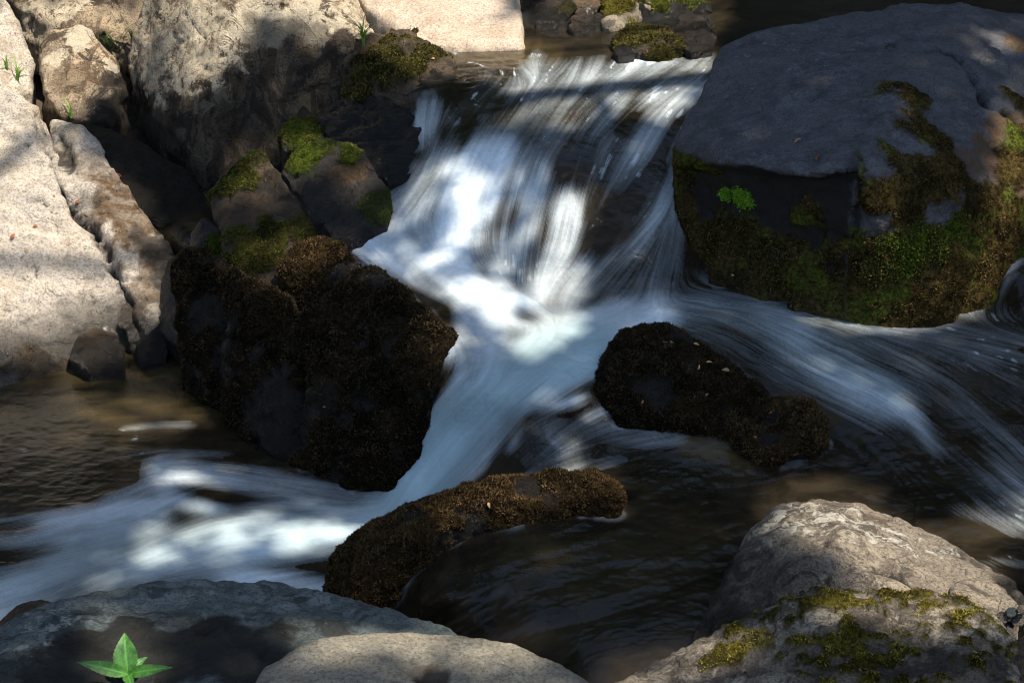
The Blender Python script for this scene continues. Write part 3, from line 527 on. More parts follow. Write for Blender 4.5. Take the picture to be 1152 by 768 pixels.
# --- top of the picture
rock('slab', 'smooth sand coloured slab sloping into the upper pool', 'slab', [
  hull([(370,-60,7.8),(410,8,7.4),(445,34,7.3),(480,52,7.15),(540,54,7.12),(592,49,7.17),(586,20,7.4),(576,-60,7.9)], .5, .5)], M['sand'], .018, 8, .010, .004, .004)
rock('rock', 'dark shadowed rock right of the sand coloured slab', 'rock', [
  hull([(577,25,7.75),(585,-10,8.0),(620,-40,8.2),(642,-30,8.1),(645,20,7.6),(640,50,7.3),(600,46,7.35)], .4, .5)], M['brownrock'], .013, 4, .034, .020, .012, blobs=[('dark',605,25,.2,.7),('moss',640,5,.05,.7)], wetz=.9)
rock('rock', 'upright grey rock with yellow moss among the upper pool rocks', 'rock', [
  hull([(642,-30,8.0),(672,-30,8.0),(680,15,7.6),(672,48,7.3),(645,52,7.25)], .3, .5)], M['brownrock'], .011, 4, .034, .020, .01, blobs=[('moss',650,-2,.06,1.),('pale',665,15,.06,.7)], tufts=('yellow', 12000, .4), wetz=.88)
rock('rock', 'pale rock under a yellow green moss cap behind the upper pool', 'rock', [
  hull([(680,-30,8.0),(720,-35,8.0),(735,5,7.7),(702,32,7.45),(682,30,7.45)], .3, .5)], M['lichenrock'], .011, 4, .034, .020, base_moss=.2, blobs=[('moss',695,8,.12,1.),('moss',680,-5,.08,1.)], tufts=('yellow', 14000, .35), tuft_size=.01)
rock('rock', 'black hollow rock patched with moss at the top edge', 'rock', [
  hull([(715,-40,8.1),(770,-40,8.1),(800,-20,7.9),(795,20,7.6),(760,38,7.4),(720,34,7.42)], .4, .5)], M['black'], .011, 3, .034, .020, .015, base_moss=.25, blobs=[('moss',740,8,.08,1.),('moss',770,0,.09,1.),('moss',790,-5,.05,1.)], tufts=('yellow', 14000, .35), tuft_size=.01, wetz=.9)
rock('rock', 'low green mossy rock at the lip of the upper cascade', 'rock', [
  hull([(690,46,7.2),(702,34,7.3),(722,30,7.3),(748,38,7.2),(765,52,7.05),(740,60,7.0),(705,58,7.02)], .3, .6)], M['brownrock'], .009, 3, .014, .01, base_moss=.5, blobs=[('moss',720,40,.12,1.)], tufts=('olive', 20000, .3), tuft_size=.01, wetz=.86)
rock('rock', 'glistening brown rock by the little inflow near the grey boulder', 'rock', [
  hull([(752,40,7.25),(768,18,7.4),(795,16,7.4),(806,35,7.25),(800,55,7.05),(775,58,7.0)], .3, .6)], M['brownrock'], .009, 2, .02, .014, .015, blobs=[('rust',780,30,.1,.6),('pale',785,22,.06,.6)], wetz=.95)
rock('rock', 'small black stone breaking the surface at the cascade lip', 'rock', [
  hull([(688,58,7.02),(698,50,7.05),(712,52,7.02),(714,60,6.97),(695,64,6.95)], .1, .7)], M['black'], .007, 3, .005, .004, wetz=1.)
rock('rock', 'pale stone at the top right corner behind the grey boulder', 'rock', [
  hull([(1128,10,7.9),(1140,-4,8.0),(1170,-10,8.0),(1190,6,7.8),(1170,16,7.6)], .3, .7)], M['sand'], .014, 5, .01, .005)

# --- the big grey boulder
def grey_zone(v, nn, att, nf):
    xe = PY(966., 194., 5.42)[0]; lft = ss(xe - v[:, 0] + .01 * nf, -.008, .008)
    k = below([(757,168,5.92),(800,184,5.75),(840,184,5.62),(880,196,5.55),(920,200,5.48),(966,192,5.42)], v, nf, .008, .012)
    att['dark'] = np.maximum(att['dark'], k * lft * .93)  # underside: black wet stone, with shade painted in as well
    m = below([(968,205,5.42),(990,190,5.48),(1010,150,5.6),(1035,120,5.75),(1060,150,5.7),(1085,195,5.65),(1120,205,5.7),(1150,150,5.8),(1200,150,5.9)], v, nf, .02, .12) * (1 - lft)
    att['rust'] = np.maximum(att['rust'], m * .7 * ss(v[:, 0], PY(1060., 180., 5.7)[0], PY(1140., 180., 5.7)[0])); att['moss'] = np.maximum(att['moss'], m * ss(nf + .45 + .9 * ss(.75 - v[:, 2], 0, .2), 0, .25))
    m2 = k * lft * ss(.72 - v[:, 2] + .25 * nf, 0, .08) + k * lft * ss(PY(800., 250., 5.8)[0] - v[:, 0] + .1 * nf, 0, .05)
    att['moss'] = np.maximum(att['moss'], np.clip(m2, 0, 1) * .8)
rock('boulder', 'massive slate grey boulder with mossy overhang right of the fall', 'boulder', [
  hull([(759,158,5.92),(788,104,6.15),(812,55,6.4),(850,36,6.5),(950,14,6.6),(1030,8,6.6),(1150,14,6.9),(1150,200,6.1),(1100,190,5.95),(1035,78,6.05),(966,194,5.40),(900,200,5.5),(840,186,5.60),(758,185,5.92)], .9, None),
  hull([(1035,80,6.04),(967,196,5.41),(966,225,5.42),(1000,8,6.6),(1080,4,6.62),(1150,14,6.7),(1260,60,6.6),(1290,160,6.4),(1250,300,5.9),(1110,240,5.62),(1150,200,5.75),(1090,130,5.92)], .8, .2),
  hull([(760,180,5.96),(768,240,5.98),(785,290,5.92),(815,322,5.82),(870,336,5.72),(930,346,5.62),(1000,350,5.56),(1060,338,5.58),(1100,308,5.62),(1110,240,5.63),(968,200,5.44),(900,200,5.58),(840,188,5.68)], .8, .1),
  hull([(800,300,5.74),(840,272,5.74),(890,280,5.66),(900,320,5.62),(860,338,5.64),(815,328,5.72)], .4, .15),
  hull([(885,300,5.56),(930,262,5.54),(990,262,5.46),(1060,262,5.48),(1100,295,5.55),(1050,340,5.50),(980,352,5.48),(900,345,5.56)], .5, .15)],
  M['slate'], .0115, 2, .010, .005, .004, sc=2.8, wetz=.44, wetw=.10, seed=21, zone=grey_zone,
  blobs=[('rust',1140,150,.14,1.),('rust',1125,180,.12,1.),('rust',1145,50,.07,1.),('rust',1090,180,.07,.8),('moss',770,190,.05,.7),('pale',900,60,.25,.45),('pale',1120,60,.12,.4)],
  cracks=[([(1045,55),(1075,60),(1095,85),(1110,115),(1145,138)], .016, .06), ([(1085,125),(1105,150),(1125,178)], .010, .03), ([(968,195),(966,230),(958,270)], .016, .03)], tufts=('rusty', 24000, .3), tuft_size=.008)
for k, (px, py, r, key, lab) in enumerate([(835,222,.032,'bright','bright green moss cushion high on the black face of the grey boulder'),(817,218,.014,'bright','tiny green moss dot left of the bright cushion on the grey boulder'),(1010,290,.085,'green','green moss mat at the right foot of the grey boulder'),(1045,275,.07,'green','green moss mat right of centre on the grey boulder foot'),(985,305,.05,'olive','olive moss mat near the waterline of the grey boulder'),(870,300,.07,'olive','olive moss mat under the overhang of the grey boulder'),(1075,255,.04,'green','small green moss mat high on the right of the grey boulder')]):
    RB = [o for o in COL.objects if o.name.startswith('boulder') and 'slate' in o.get('label', '')][0]
    vs = np.empty(len(RB.data.vertices) * 3, np.float32); RB.data.vertices.foreach_get('co', vs); vs = vs.reshape(-1, 3) + np.array(RB.location)
    no = np.empty(len(vs) * 3, np.float32); RB.data.vertices.foreach_get('normal', no); no = no.reshape(-1, 3)
    if k == 0: BVR = BVHTree.FromPolygons([tuple(p) for p in vs], [tuple(p.vertices) for p in RB.data.polygons])
    d_ = ray(px, py); h = BVR.ray_cast(Vector(CAM), Vector(d_ / np.linalg.norm(d_)))
    if h[0] is None: continue
    c = np.array(h[0]); q = np.linalg.norm(vs - c, axis=1) / r + .35 * fbm(vs, 22, 3, 77); sel = np.where(q < 1)[0]
    if not len(sel): continue
    ct = int(14000 * r ** .9 * 2.4) + 900 if key != 'bright' else 3200
    pk = RNG.choice(sel, ct); p = vs[pk] + RNG.normal(0, .006, (ct, 3)); T, Fc, _ = tuft_geo(p, no[pk], np.full(ct, .0055 if key == 'bright' else .0065), ct)
    mo = mesh_np('moss_patch', T, Fc, MM[key], smooth=False, attrs={'tint': np.repeat(RNG.random(ct), 3)}, parent=RB); mo['label'] = lab; mo['kind'] = 'stuff'

# --- rocks in and right of the stream
rock('rock', 'dark moss covered rock splitting the current in midstream', 'rock', [
  hull([(670,432,5.12),(680,398,5.2),(704,373,5.27),(750,367,5.3),(782,382,5.26),(812,405,5.2),(850,430,5.12),(868,450,5.05),(855,490,4.95),(800,482,4.98),(740,470,5.02),(690,456,5.08)], .3, .0)],
  M['mossdark'], .009, 4, .014, .008, base_moss=.84, wetrock=.9, wetz=.24, wetw=.05, tufts=('dark', 34000, .3), tuft_size=.009)
rock('rock', 'low brown mossy rock with fallen leaves right of the midstream rock', 'rock', [
  hull([(818,468,5.02),(840,450,5.08),(880,446,5.1),(915,455,5.05),(932,474,4.98),(918,500,4.9),(870,510,4.86),(830,500,4.9)], .25, .0)],
  M['mossbrown'], .008, 4, .012, .007, base_moss=.80, wetrock=.9, wetz=.22, wetw=.04, tufts=('brown', 30000, .3), tuft_size=.009)
rock('rock', 'long low rock furred with brown moss running beside the second drop', 'rock', [
  hull([(369,660,4.40),(376,632,4.48),(398,607,4.55),(425,595,4.57),(432,612,4.5),(418,645,4.40),(392,666,4.35)], .2, -.25),
  hull([(400,604,4.54),(440,580,4.58),(480,566,4.6),(520,548,4.62),(545,545,4.62),(540,585,4.54),(480,606,4.47),(440,625,4.41),(405,655,4.34)], .16, -.1),
  hull([(515,552,4.60),(560,538,4.63),(620,532,4.65),(665,534,4.65),(694,545,4.62),(700,556,4.58),(660,563,4.56),(600,568,4.54),(540,586,4.52)], .14, .0)],
  M['mossbrown'], .0085, 3, .016, .009, base_moss=.80, wetrock=.9, wetz=.17, wetw=.04, blobs=[('moss',590,545,.06,-.9),('wet',590,545,.07,1.),('rust',620,548,.06,.7)], tufts=('brown', 40000, .3), tuft_size=.009)
rock('boulder', 'angular sunlit boulder crusted with pale lichen at the lower right', 'boulder', [
  hull([(779,718,3.95),(795,680,4.05),(828,620,4.2),(850,588,4.3),(878,566,4.36),(915,560,4.38),(965,564,4.38),(1010,580,4.32),(1050,606,4.25),(1100,632,4.18),(1145,655,4.12),(1160,690,4.0),(1060,700,3.85),(935,700,3.85),(926,608,4.03),(860,735,3.85),(800,735,3.88)], .5, .0)],
  M['lichenrock'], .0085, 2, .009, .007, .009, wetz=.24, wetw=.05, blobs=[('pale',905,580,.12,.62),('pale',960,590,.15,.6),('pale',1030,615,.10,.5),('rust',985,585,.035,.6),('dark',845,660,.15,.6),('dark',890,640,.10,.35),('dark',820,700,.12,.7)], cracks=[([(928,608),(935,640),(932,690)], .01, .01), ([(985,640),(1030,660),(1050,690)], .01, .014)])  # dark blobs paint the shade of the left face into the colour
def moss_shade_zone(v, nn, att, nf):
    x = (v[:, 0] - PY(1000., 690., 3.5)[0]) / .28; z0 = PY(1000., 668., 3.58)[2]
    fine = fbm(v, 26, 4, 88); m = ss(.40 - np.abs(x) ** 2 * .8 + 2.2 * fine + 1.0 * nf - 6.5 * np.maximum(z0 - v[:, 2] - .02, 0), .35, .8)
    att['moss'] = np.maximum(att['moss'], m * (v[:, 1] < 3.75) * ss(nn[:, 2], -.6, .0)); att['dark'] = np.maximum(att['dark'], .6 * ss(nf + .35 * (1 - nn[:, 2] * 1.6), .15, .4))  # steep faces darkened: shade of the front painted around the moss
rock('boulder', 'foreground boulder patched with yellow moss in the bottom right corner', 'boulder', [
  hull([(690,775,3.35),(735,745,3.42),(800,728,3.46),(860,705,3.5),(885,688,3.52),(925,668,3.56),(1000,666,3.58),(1080,672,3.58),(1125,690,3.52),(1148,715,3.45),(1160,800,3.2),(1000,860,3.0),(760,860,3.0),(900,740,3.3),(1080,735,3.32)], .4, -.2)],
  M['lichenrock'], .009, 5, .016, .008, .008, sc=4.5, zone=moss_shade_zone, blobs=[('moss',825,735,.05,1.),('moss',800,750,.04,.9),('dark',1000,730,.12,.6),('dark',930,735,.1,.5),('moss',850,722,.04,.8),('dark',960,745,.12,.5),('dark',1100,750,.08,.5)], tufts=('yellow', 26000, .4), tuft_size=.006)  # dark blobs add to the painted shade on the front
rock('rock', 'small rounded stone resting behind the yellow mossed foreground boulder', 'rock', [
  hull([(1065,672,3.8),(1072,656,3.86),(1100,650,3.9),(1130,662,3.86),(1150,684,3.8),(1130,700,3.7),(1085,690,3.7)], .2, .0)], M['lichenrock'], .007, 5, .008, .004)
for k, (px, py, s, lab) in enumerate([(1128,694,9,'dark pebble nearest the small rounded stone'),(1138,688,8,'pale pebble at the back of the pebble heap'),(1146,697,10,'grey pebble at the right edge of the pebble heap'),(1136,703,7,'black pebble at the front of the pebble heap'),(1150,685,7,'tiny brown pebble at the top of the pebble heap')]):
    rock('pebble', lab, 'pebble', [hull([(px-s,py,3.66),(px-s*.5,py-s*.7,3.68),(px+s*.5,py-s*.7,3.68),(px+s,py,3.66),(px+s*.4,py+s*.7,3.63),(px-s*.5,py+s*.7,3.63)], .02)], M['bluegrey'] if k % 2 else M['lichenrock'], .0022, 2, .001, .0008, sc=20, group='pebbles heaped beside the small rounded stone', detail=.0003)
rock('rock', 'brown rock at the right edge below the pebble heap', 'rock', [
  hull([(1118,768,3.3),(1130,735,3.42),(1160,715,3.48),(1220,720,3.5),(1230,860,3.1),(1120,860,3.1)], .3, -.1)], M['brownrock'], .01, 5, .012, .006)
rock('boulder', 'low boulder beyond the right frame edge beside the small side fall', 'boulder', [
  hull([(1165,300,5.55),(1180,265,5.7),(1260,240,5.8),(1340,280,5.7),(1340,380,5.2),(1220,370,5.3)], .4, .1)], M['black'], .014, 6, .02, .01, wetz=.6)
# --- near bank
rock('boulder', 'long blue grey foreground boulder with dark mossy front at the lower left', 'boulder', [
  hull([(-160,770,3.4),(-60,735,3.5),(20,700,3.6),(80,672,3.68),(160,658,3.74),(230,654,3.76),(320,656,3.76),(390,668,3.7),(450,686,3.62),(530,716,3.5),(600,748,3.38),(680,800,3.2),(600,880,2.9),(200,880,2.9),(-160,880,2.9),(120,730,3.5),(300,720,3.52),(420,730,3.46)], .5, -.3)],
  M['bluegrey'], .010, 6, .012, .005, .004, sc=4, blobs=[('dark',220,735,.16,.9),('dark',110,740,.17,.9),('dark',300,745,.14,.8),('dark',40,750,.12,.7),('moss',350,715,.08,.3),('pale',60,700,.08,.7),('pale',30,725,.07,.7),('rust',195,700,.04,.3)], tufts=('dark', 12000, .35))
rock('boulder', 'smooth rounded tan boulder at the bottom centre foreground', 'boulder', [
  hull([(272,790,3.12),(292,755,3.2),(330,730,3.26),(375,714,3.3),(430,708,3.32),(510,712,3.32),(580,726,3.28),(640,750,3.2),(690,785,3.1),(650,880,2.85),(300,880,2.85),(440,760,3.16)], .4, -.1)],
  M['smooth'], .010, 10, .008, .003, sc=4, blobs=[('dark',490,765,.035,.8),('rust',485,757,.04,.6),('rust',345,765,.03,.3)], cracks=[([(470,758),(500,762),(520,768)], .012, .012)])
rock('rock', 'small brown pointed rock beside the foam at the left edge', 'rock', [
  hull([(-20,720,3.85),(8,700,3.92),(25,680,3.98),(50,675,4.0),(64,684,3.95),(50,705,3.85),(10,728,3.78)], .2, -.1)], M['brownrock'], .008, 5, .008, .005)

# foam collars where the current meets stone
water.hide_viewport = True; bpy.context.view_layer.update(); DG = bpy.context.evaluated_depsgraph_get()
mk = np.zeros(GX.shape)
for j in range(0, HH, 3):
    for i in range(0, WW, 3):
        p_ = WATER[j, i]
        if gy[j] < 40 or gx[i] < -20 or gx[i] > 1180: continue
        h = S.ray_cast(DG, Vector((p_[0], p_[1], p_[2] + .4)), Vector((0, 0, -1)), distance=.41)
        if h[0]: mk[j:j + 3, i:i + 3] = 1
water.hide_viewport = False
band = ss(blur(mk, 2), .03, .6) * ss(blur(np.maximum(FO, RUN * .3), 6), .06, .3) * (.25 + .75 * L_short) * ss(fbm(BASE.reshape(-1, 3), 14, 3, 31).reshape(GX.shape), -.25, .35)
water.data.attributes['foam'].data.foreach_set('value', np.clip(foam + band * .13, 0, 1).astype(np.float32).ravel())
# ------------------------------------------------------------------ plants and fallen leaves
bpy.context.view_layer.update()
DG = bpy.context.evaluated_depsgraph_get()
def surf(px, py):
    d = ray(px, py); d = d / np.linalg.norm(d); h = S.ray_cast(DG, Vector(CAM), Vector(d)); return h[1], h[2]
def blade_mesh(base, dirv, up_, length, width, bend, mat, name, parent, seg=6, fold=.25, notch=False, prof=None):
    dirv = dirv.normalized(); side = dirv.cross(up_).normalized(); nrm = side.cross(dirv).normalized(); V, F = [], []
    for i in range(seg + 1):
        t = i / seg; wd = width * (prof(t) if prof else (math.sin(math.pi * min(t * .9 + .1, 1)) ** .8))
        c = base + dirv * length * t + nrm * (bend * length * (math.sin(t * 1.6) - t * t * 1.1))
        V += [c - side * wd + nrm * wd * fold, c, c + side * wd + nrm * wd * fold]
    for i in range(seg):
        a = i * 3; F += [(a, a + 1, a + 4, a + 3), (a + 1, a + 2, a + 5, a + 4)]
    v = np.array([tuple(x) for x in V]); return mesh_np(name, v, np.array(F), mat, parent=parent, attrs={'rib': np.tile([0., 1., 0.], seg + 1)})
def empty(name, loc, label, cat, group=None):
    o = bpy.data.objects.new(name, None); o.location = loc; COL.objects.link(o); o.empty_display_size = .05; set_props(o, label, cat, group); bpy.context.view_layer.update(); return o
def grass(px, py, ct, L, label, lean=0.):
    p, nn_ = surf(px, py); p = Vector(p) - Vector((0, 0, .004)); e = empty('grass_tuft', p, label, 'grass')
    for k in range(ct):
        a = random.uniform(0, 6.28); d = Vector((math.cos(a) * .5 + lean, math.sin(a) * .45 - .1, random.uniform(.5, 1.1)))
        blade_mesh(p + Vector((math.cos(a), math.sin(a), 0)) * .004, d, Vector((0, 0, 1)) if abs(d.normalized().z) < .98 else Vector((0, 1, 0)), L * random.uniform(.5, 1.1), .0038, .5, M['grass'], 'blade', e, prof=lambda t: (1 - t) ** .7 + .02)
grass(409, 52, 22, .14, 'bright green grass tuft on the mossy bank rock by the upper pool')
grass(80, 132, 5, .11, 'thin grass blades growing at the top of the pale slab crack', -.3)
grass(20, 90, 11, .10, 'leafy grass clump between the two pale boulders at the left edge', .2)
grass(8, 78, 7, .09, 'small yellowish grass sprig at the far left on the pale boulder', .1)
def fern(px, py, label):
    p, _ = surf(px, py); p = Vector(p) + Vector((0, -.02, 0)); e = empty('fern', p, label, 'fern')
    for k in range(16):
        a = random.uniform(-3.4, .3); d = Vector((math.cos(a), math.sin(a) * .5, random.uniform(.4, 1.1)))
        blade_mesh(p + Vector((random.uniform(-.08, .08), 0, random.uniform(-.03, .03))), d, Vector((0, 0, 1)), random.uniform(.08, .17), .012, .4, M['canopy'], 'frond', e, prof=lambda t: (1 - t) * (.5 + .5 * abs(math.sin(t * 30))))
fern(140, 52, 'dark green fern in the shadow behind the small white topped boulder')
# seedling with three leaves
p, _ = surf(142, 762); p = Vector(p); base = p - Vector((0, 0, .02)); sd = empty('seedling', base, 'bright green seedling with three pointed leaves at the bottom left', 'seedling')
top = Vector(PY(144., 758., p.y - .03)); v0 = np.array([tuple(base + Vector((r_ * math.cos(a), r_ * math.sin(a), 0))) for r_, a in [(.0018, k * 1.047) for k in range(6)]] + [tuple(top + Vector((.0012 * math.cos(k * 1.047), .0012 * math.sin(k * 1.047), 0))) for k in range(6)])
mesh_np('stem', v0, np.array([(k, (k + 1) % 6, (k + 1) % 6 + 6, k + 6) for k in range(6)]), M['leafgreen'], parent=sd)
lp = lambda t: (math.sin(math.pi * t ** .72) * (.93 + .09 * ((t * 11) % 1)) + .02) if t < 1 else .01
for (tx, ty, dy, wd, fo) in [(140,711,.05,.025,.3),(86,744,-.02,.0145,.35),(194,750,-.03,.0125,.35),(166,738,.03,.009,.3),(152,776,-.05,.012,.3)]:
    tip = Vector(PY(float(tx), float(ty), top.y + dy)); d = tip - top
    blade_mesh(top, d, Vector((0, -.7, .6)), d.length, wd, random.uniform(.1, .5), M['leafgreen'], 'leaf', sd, seg=44, fold=fo, prof=lp)
LEAVES = [(97,242,'orange','bright orange leaf caught in the crack of the pale slab'),(84,248,'orange','orange leaf just left of the crack in the pale slab'),(88,228,'orange','reddish leaf curled above the crack on the pale slab'),(61,221,'orange','tiny red leaf high on the pale slab'),(40,255,'orange','small orange leaf alone on the pale slab face'),(14,266,'orange','orange speck of leaf near the left edge of the pale slab'),(133,198,'orange','red leaf on the rusty right lobe of the pale slab'),(30,282,'tanleaf','pinkish leaf low on the pale slab'),(17,38,'orange','red leaf on the corner boulder at the top left'),(487,67,'orange','orange leaf at the end of the mossy bank by the upper pool'),
 (757,384,'tanleaf','upright tan leaf on top of the dark midstream rock'),(783,388,'tanleaf','broad brown leaf on the upstream shoulder of the midstream rock'),(748,384,'tanleaf','yellow leaf left of the upright tan one'),(785,413,'tanleaf','pale curled leaf in the middle of the midstream rock'),(798,409,'tanleaf','narrow brown leaf right of the pale curled one'),(816,417,'tanleaf','thin pale leaf stalk on the midstream rock'),(796,445,'tanleaf','small pink leaf low on the midstream rock'),(723,452,'orange','tiny red leaf at the foot of the midstream rock'),(866,464,'orange','flat orange leaf on top of the low brown mossy rock'),(907,468,'orange','small orange leaf at the right end of the low brown mossy rock'),(849,491,'orange','rust coloured leaf standing in the low brown mossy rock moss'),
 (898,159,'tanleaf','tan twig like leaf lying on the grey boulder plane'),(921,178,'orange','tiny orange leaf near the lower edge of the grey boulder plane'),(825,309,'tanleaf','tan leaf under the moss of the grey boulder'),(365,458,'orange','tiny orange leaf on the shaded front of the central boulder'),(550,568,'tanleaf','pink petal like leaf on the long mossy rock')]
for px, py, mk, lab in LEAVES:
    p, nn_ = surf(px, py)
    if p is None: continue
    nn_ = Vector(nn_); a = Vector((random.uniform(-1, 1), random.uniform(-.3, .3), random.uniform(-.5, .5))); d = (a - nn_ * a.dot(nn_)).normalized() + nn_ * .15
    L = random.uniform(.012, .026); b = Vector(p) + nn_ * .003
    o = blade_mesh(b - d * L / 2, d, nn_, L, L * .24, .25, M[mk], 'fallen_leaf', None, seg=7, fold=.35, prof=lp)
    set_props(o, lab, 'leaf', 'fallen leaves scattered on the rocks')

# ------------------------------------------------------------------ trees: an unseen overhanging crown shaped to dapple the light, and the wood behind
SH = np.full(GX.shape, .78)                             # shade wanted on each spot; the unseen crown is shaped to cast it
b = lambda p, r, v, h=.5: brush(SH, p, r, v, h)
b([(-100,250),(60,230),(80,300)], 150, .03); b([(-100,360),(80,370)], 50, .25); b([(60,150),(150,230),(190,280)], 60, .08); b([(30,60),(110,60)], 80, .05); b([(205,20),(225,60)], 55, .03); b([(270,-30),(400,0),(520,0)], 60, .03); b([(420,45),(490,60)], 40, .15); b([(260,160),(350,110),(420,90)], 38, 1.)
b([(160,150),(210,220)], 45, 1.); b([(200,150),(250,160),(330,110),(400,90)], 40, .97); b([(520,50),(800,60)], 40, .08); b([(650,10),(780,0)], 50, .05); b([(600,110),(760,110)], 40, .25); b([(500,200),(560,260)], 55, .46); b([(640,240),(620,320)], 40, .30); b([(700,200),(760,250)], 50, .8)
b([(260,200),(300,190),(340,170),(400,200)], 38, .3); b([(330,280),(380,275)], 25, .3); b([(480,300),(560,340),(620,380)], 36, .42); b([(640,400),(560,440),(460,540)], 60, 1.); b([(640,366),(585,388)], 20, .1); b([(480,385),(500,400)], 25, .35)
b([(400,610),(550,560),(680,550)], 30, .25); b([(0,620),(150,610),(420,600)], 80, 1.); b([(120,640),(200,600),(380,602)], 50, .50, .1); b([(170,535),(240,548)], 24, .45, .1); b([(100,470),(200,470)],50,.55)
b([(820,670),(880,640)], 45, 1.); b([(900,572),(960,590),(1000,630),(1100,640)], 42, .02); b([(700,760),(830,720)], 30, .15); b([(900,680),(1130,685)], 20, .15); b([(60,690),(450,690)], 40, .74); b([(350,725),(600,730)], 34, .35); b([(1090,60),(1152,120)], 40, .72); b([(1150,180),(1140,230)], 25, .2); b([(140,740)], 60, .2)
b([(780,130),(830,80),(950,70),(1000,150),(900,200)], 130, 1., .75); b([(1000,300),(850,320)], 90, .97); b([(900,430),(1000,500)], 110, .8); b([(380,430)], 90, 1.); b([(300,370),(250,350)], 50, .95); b([(170,140),(210,250)], 36, 1.); b([(700,640)], 100, .82); b([(1100,600),(1152,590)], 30, .3)
b([(540,60),(700,70),(790,72)], 34, .05); b([(650,15),(790,10)], 45, .05); b([(700,115),(760,125)], 26, .25); b([(600,115),(560,130)], 18, .3); b([(1140,150),(1125,215)], 26, .2); b([(1120,50)], 22, .4)
b([(895,574),(960,588),(1010,620),(1090,655)], 46, .0, .7); b([(810,690),(850,640),(885,640),(890,690)], 34, 1.); b([(110,150),(160,175)], 34, 1.); b([(258,300),(300,325),(335,340)], 14, .2); b([(395,300),(425,305)], 12, .3); b([(450,330),(505,385)], 14, .3); b([(270,280),(330,285)], 20, .3); b([(280,190),(250,215)], 22, .15); b([(345,170),(390,175)], 20, .2); b([(505,372),(488,355)], 16, .1)
def leaf_cloud(pts_, size, name, parent, mat, flat=.5):
    ct = len(pts_); nrm = RNG.normal(0, 1, (ct, 3)); nrm[:, 2] += flat * 3; nrm /= np.linalg.norm(nrm, axis=1)[:, None]
    t = np.cross(nrm, RNG.normal(0, 1, (ct, 3))); t /= np.linalg.norm(t, axis=1)[:, None]; s_ = np.cross(nrm, t); sz = size * (.6 + .8 * RNG.random((ct, 1)))
    V = np.stack([pts_ - t * sz, pts_ - s_ * sz * .42, pts_ + t * sz, pts_ + s_ * sz * .42], 1).reshape(-1, 3)
    return mesh_np(name, V, np.arange(ct * 4).reshape(-1, 4), mat, smooth=False, parent=parent)
def limb_mesh(paths, parent, name='trunk'):
    V, F = [], []
    for path in paths:
        b0 = len(V); m = 8
        for i, (p, r_) in enumerate(path):
            for k in range(m): a = k * 2 * math.pi / m; V.append((p[0] + r_ * math.cos(a), p[1] + r_ * math.sin(a) * .9, p[2] + r_ * .3 * math.sin(a * 2)))
        for i in range(len(path) - 1):
            for k in range(m): F.append((b0 + i * m + k, b0 + i * m + (k + 1) % m, b0 + (i + 1) * m + (k + 1) % m, b0 + (i + 1) * m + k))
    return mesh_np(name, np.array(V, float), np.array(F), M['bark'], parent=parent)
sd_ = np.array(SUN_DIR); K = 190000
cand = np.c_[RNG.uniform(-3.2, 3.2, K), RNG.uniform(2.6, 9.5, K)]
zr = np.interp(cand[:, 1], [2.6, 3.4, 4.2, 5.1, 5.8, 6.5, 9.5], [.5, .5, .25, .25, .5, .8, .95])
DG = bpy.context.evaluated_depsgraph_get(); down = Vector((0, 0, -1))
for q in range(K):
    h = S.ray_cast(DG, Vector((cand[q, 0], cand[q, 1], 2.4)), down)
    if h[0]: zr[q] = h[1].z
ground = np.c_[cand, zr]; qx, qy = to_px(ground); inside = (qx > -150) & (qx < 1300) & (qy > -130) & (qy < 870)
ii = np.clip(((qx + 160) / STEP).astype(int), 0, WW - 1); jj = np.clip(((qy + 140) / STEP).astype(int), 0, HH - 1)
dens = np.where(inside, ss(blur(SH, 5), .18, .85)[jj, ii], np.where(qy > 768, .35, .45))
clump = ss(fbm(np.c_[cand, np.zeros(K)], 3.2, 3, 61), -.3, .3); tau = -np.log(1.009 - np.clip(dens, 0, 1)); tau = np.where(dens > .78, tau, tau * (.65 + .7 * clump))
keep = RNG.random(K) < np.clip(tau / 7.5, 0, 1)
hz = 6.3 + 3.0 * RNG.random(K); cp = (ground + sd_ * ((hz - zr) / sd_[2])[:, None])[keep]  # leaves set along the sun rays above the spots to be shaded
root = empty('tree', (6.2, 7.2, 1.6), 'large leafy tree above the frame on the right bank, crown shaped to shade the stream', 'tree')
leaf_cloud(cp, .062, 'crown', root, M['canopy'])
tp = [((6.2, 7.2, 1.0), .30), ((6.0, 6.9, 4.2), .24), ((5.5, 6.4, 6.6), .19), ((4.6, 5.7, 7.9), .12), ((3.2, 4.9, 8.5), .07), ((1.2, 4.3, 8.8), .025)]
paths = [tp]
for k in range(9):
    t = 2 + (k % 4); s0 = tp[t][0]; a = 2.4 + k * .7; paths.append([(s0, .05), ((s0[0] + .9 * math.cos(a), s0[1] + .9 * math.sin(a), s0[2] + .2), .035), ((s0[0] + 1.9 * math.cos(a + .2), s0[1] + 1.7 * math.sin(a + .2), s0[2] + .35), .012)])
limb_mesh(paths, root)
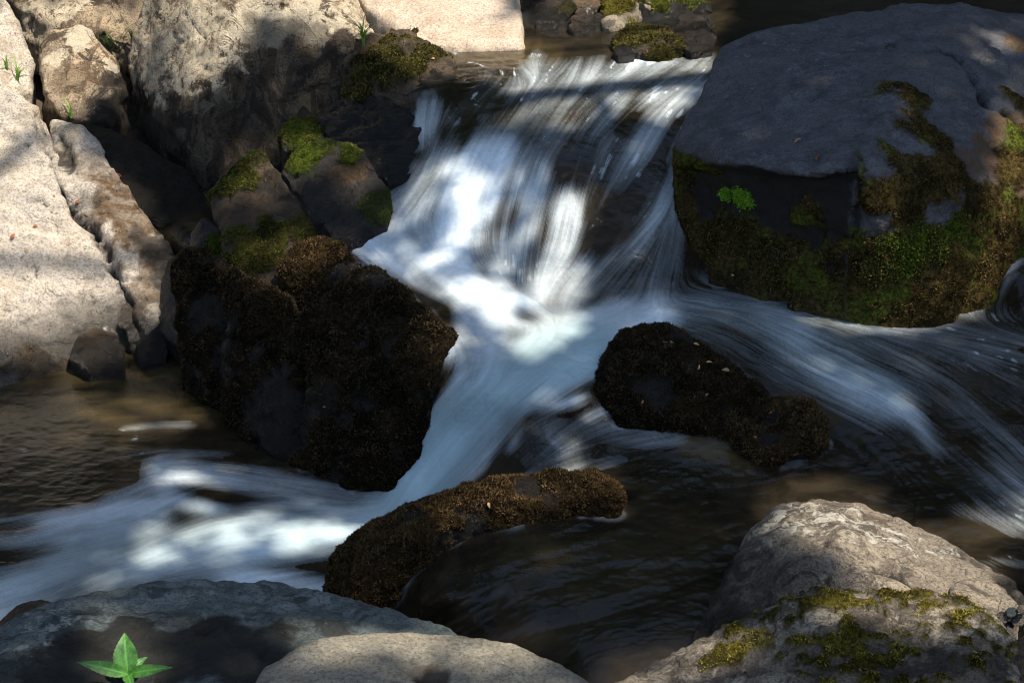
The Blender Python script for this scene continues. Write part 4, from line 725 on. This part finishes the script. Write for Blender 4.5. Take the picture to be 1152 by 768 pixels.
def make_tree(h, rad, label):
    e = empty('tree', (0, 0, 0), label, 'tree', 'trees of the wood around the stream')
    tops = []; ps = [[((0, 0, -.5), .16), ((.1, 0, h * .4), .12), ((0, .1, h * .9), .04)]]
    for k in range(12):
        a = k * 2.4; z = h * (.25 + .06 * k); r_ = rad * (1.1 - .06 * k); q = (r_ * math.cos(a), r_ * math.sin(a), z + .4); ps.append([((.05, 0, z), .05), (q, .012)]); tops.append(q)
    limb_mesh(ps, e)
    P_ = []
    for q in tops:
        P_.append(np.array(q) + RNG.normal(0, 1, (420, 3)) * np.array([.55, .55, .35]) * rad * .6); P_.append(np.array(q) * np.array([.5, .5, 1.1]) + RNG.normal(0, 1, (200, 3)) * .5 * rad)
    leaf_cloud(np.concatenate(P_), .13, 'crown', e, M['canopy'], .3); return e
def dup(o, loc, rz, sc, label):
    r_ = o.copy(); COL.objects.link(r_); r_.location = loc; r_.rotation_euler = (0, 0, rz); r_.scale = (sc,) * 3; r_['label'] = label
    for ch in o.children: c = ch.copy(); COL.objects.link(c); c.parent = r_
    return r_
t0 = make_tree(7, 1.7, 'wood tree far behind the upper pool, straight upstream')
tz = lambda x, y: float(Pg[np.abs(ys - y).argmin(), np.abs(xs - x).argmin(), 2])
t0.location = (.5, 15, tz(.5, 15))
for x, y, sc, lab in [(-2.5,13.5,1.,'left of the upstream tree, nearest the far pool'),(3.2,13.8,1.1,'right of the upstream tree beyond the grey boulder'),(-5.5,12,1.1,'on the left bank behind the tall tan boulder'),(6.5,12.5,1.2,'far back on the right bank'),(-5.2,8.5,1.,'on the left bank level with the upper pool'),(-4.6,5.5,.9,'on the left bank beside the pale slab'),(8.2,8.8,1.1,'second from the stream on the right bank'),(7.8,3.6,.9,'on the right bank nearest the camera'),(-.8,18,1.3,'in the second row behind the far pool'),(4.8,17.5,1.3,'second row right'),(-5.2,17,1.3,'second row left'),(1.8,21,1.4,'tallest, in the last row upstream')]:
    dup(t0, (x, y, tz(x, y)), random.uniform(0, 6), sc, 'wood tree ' + lab)
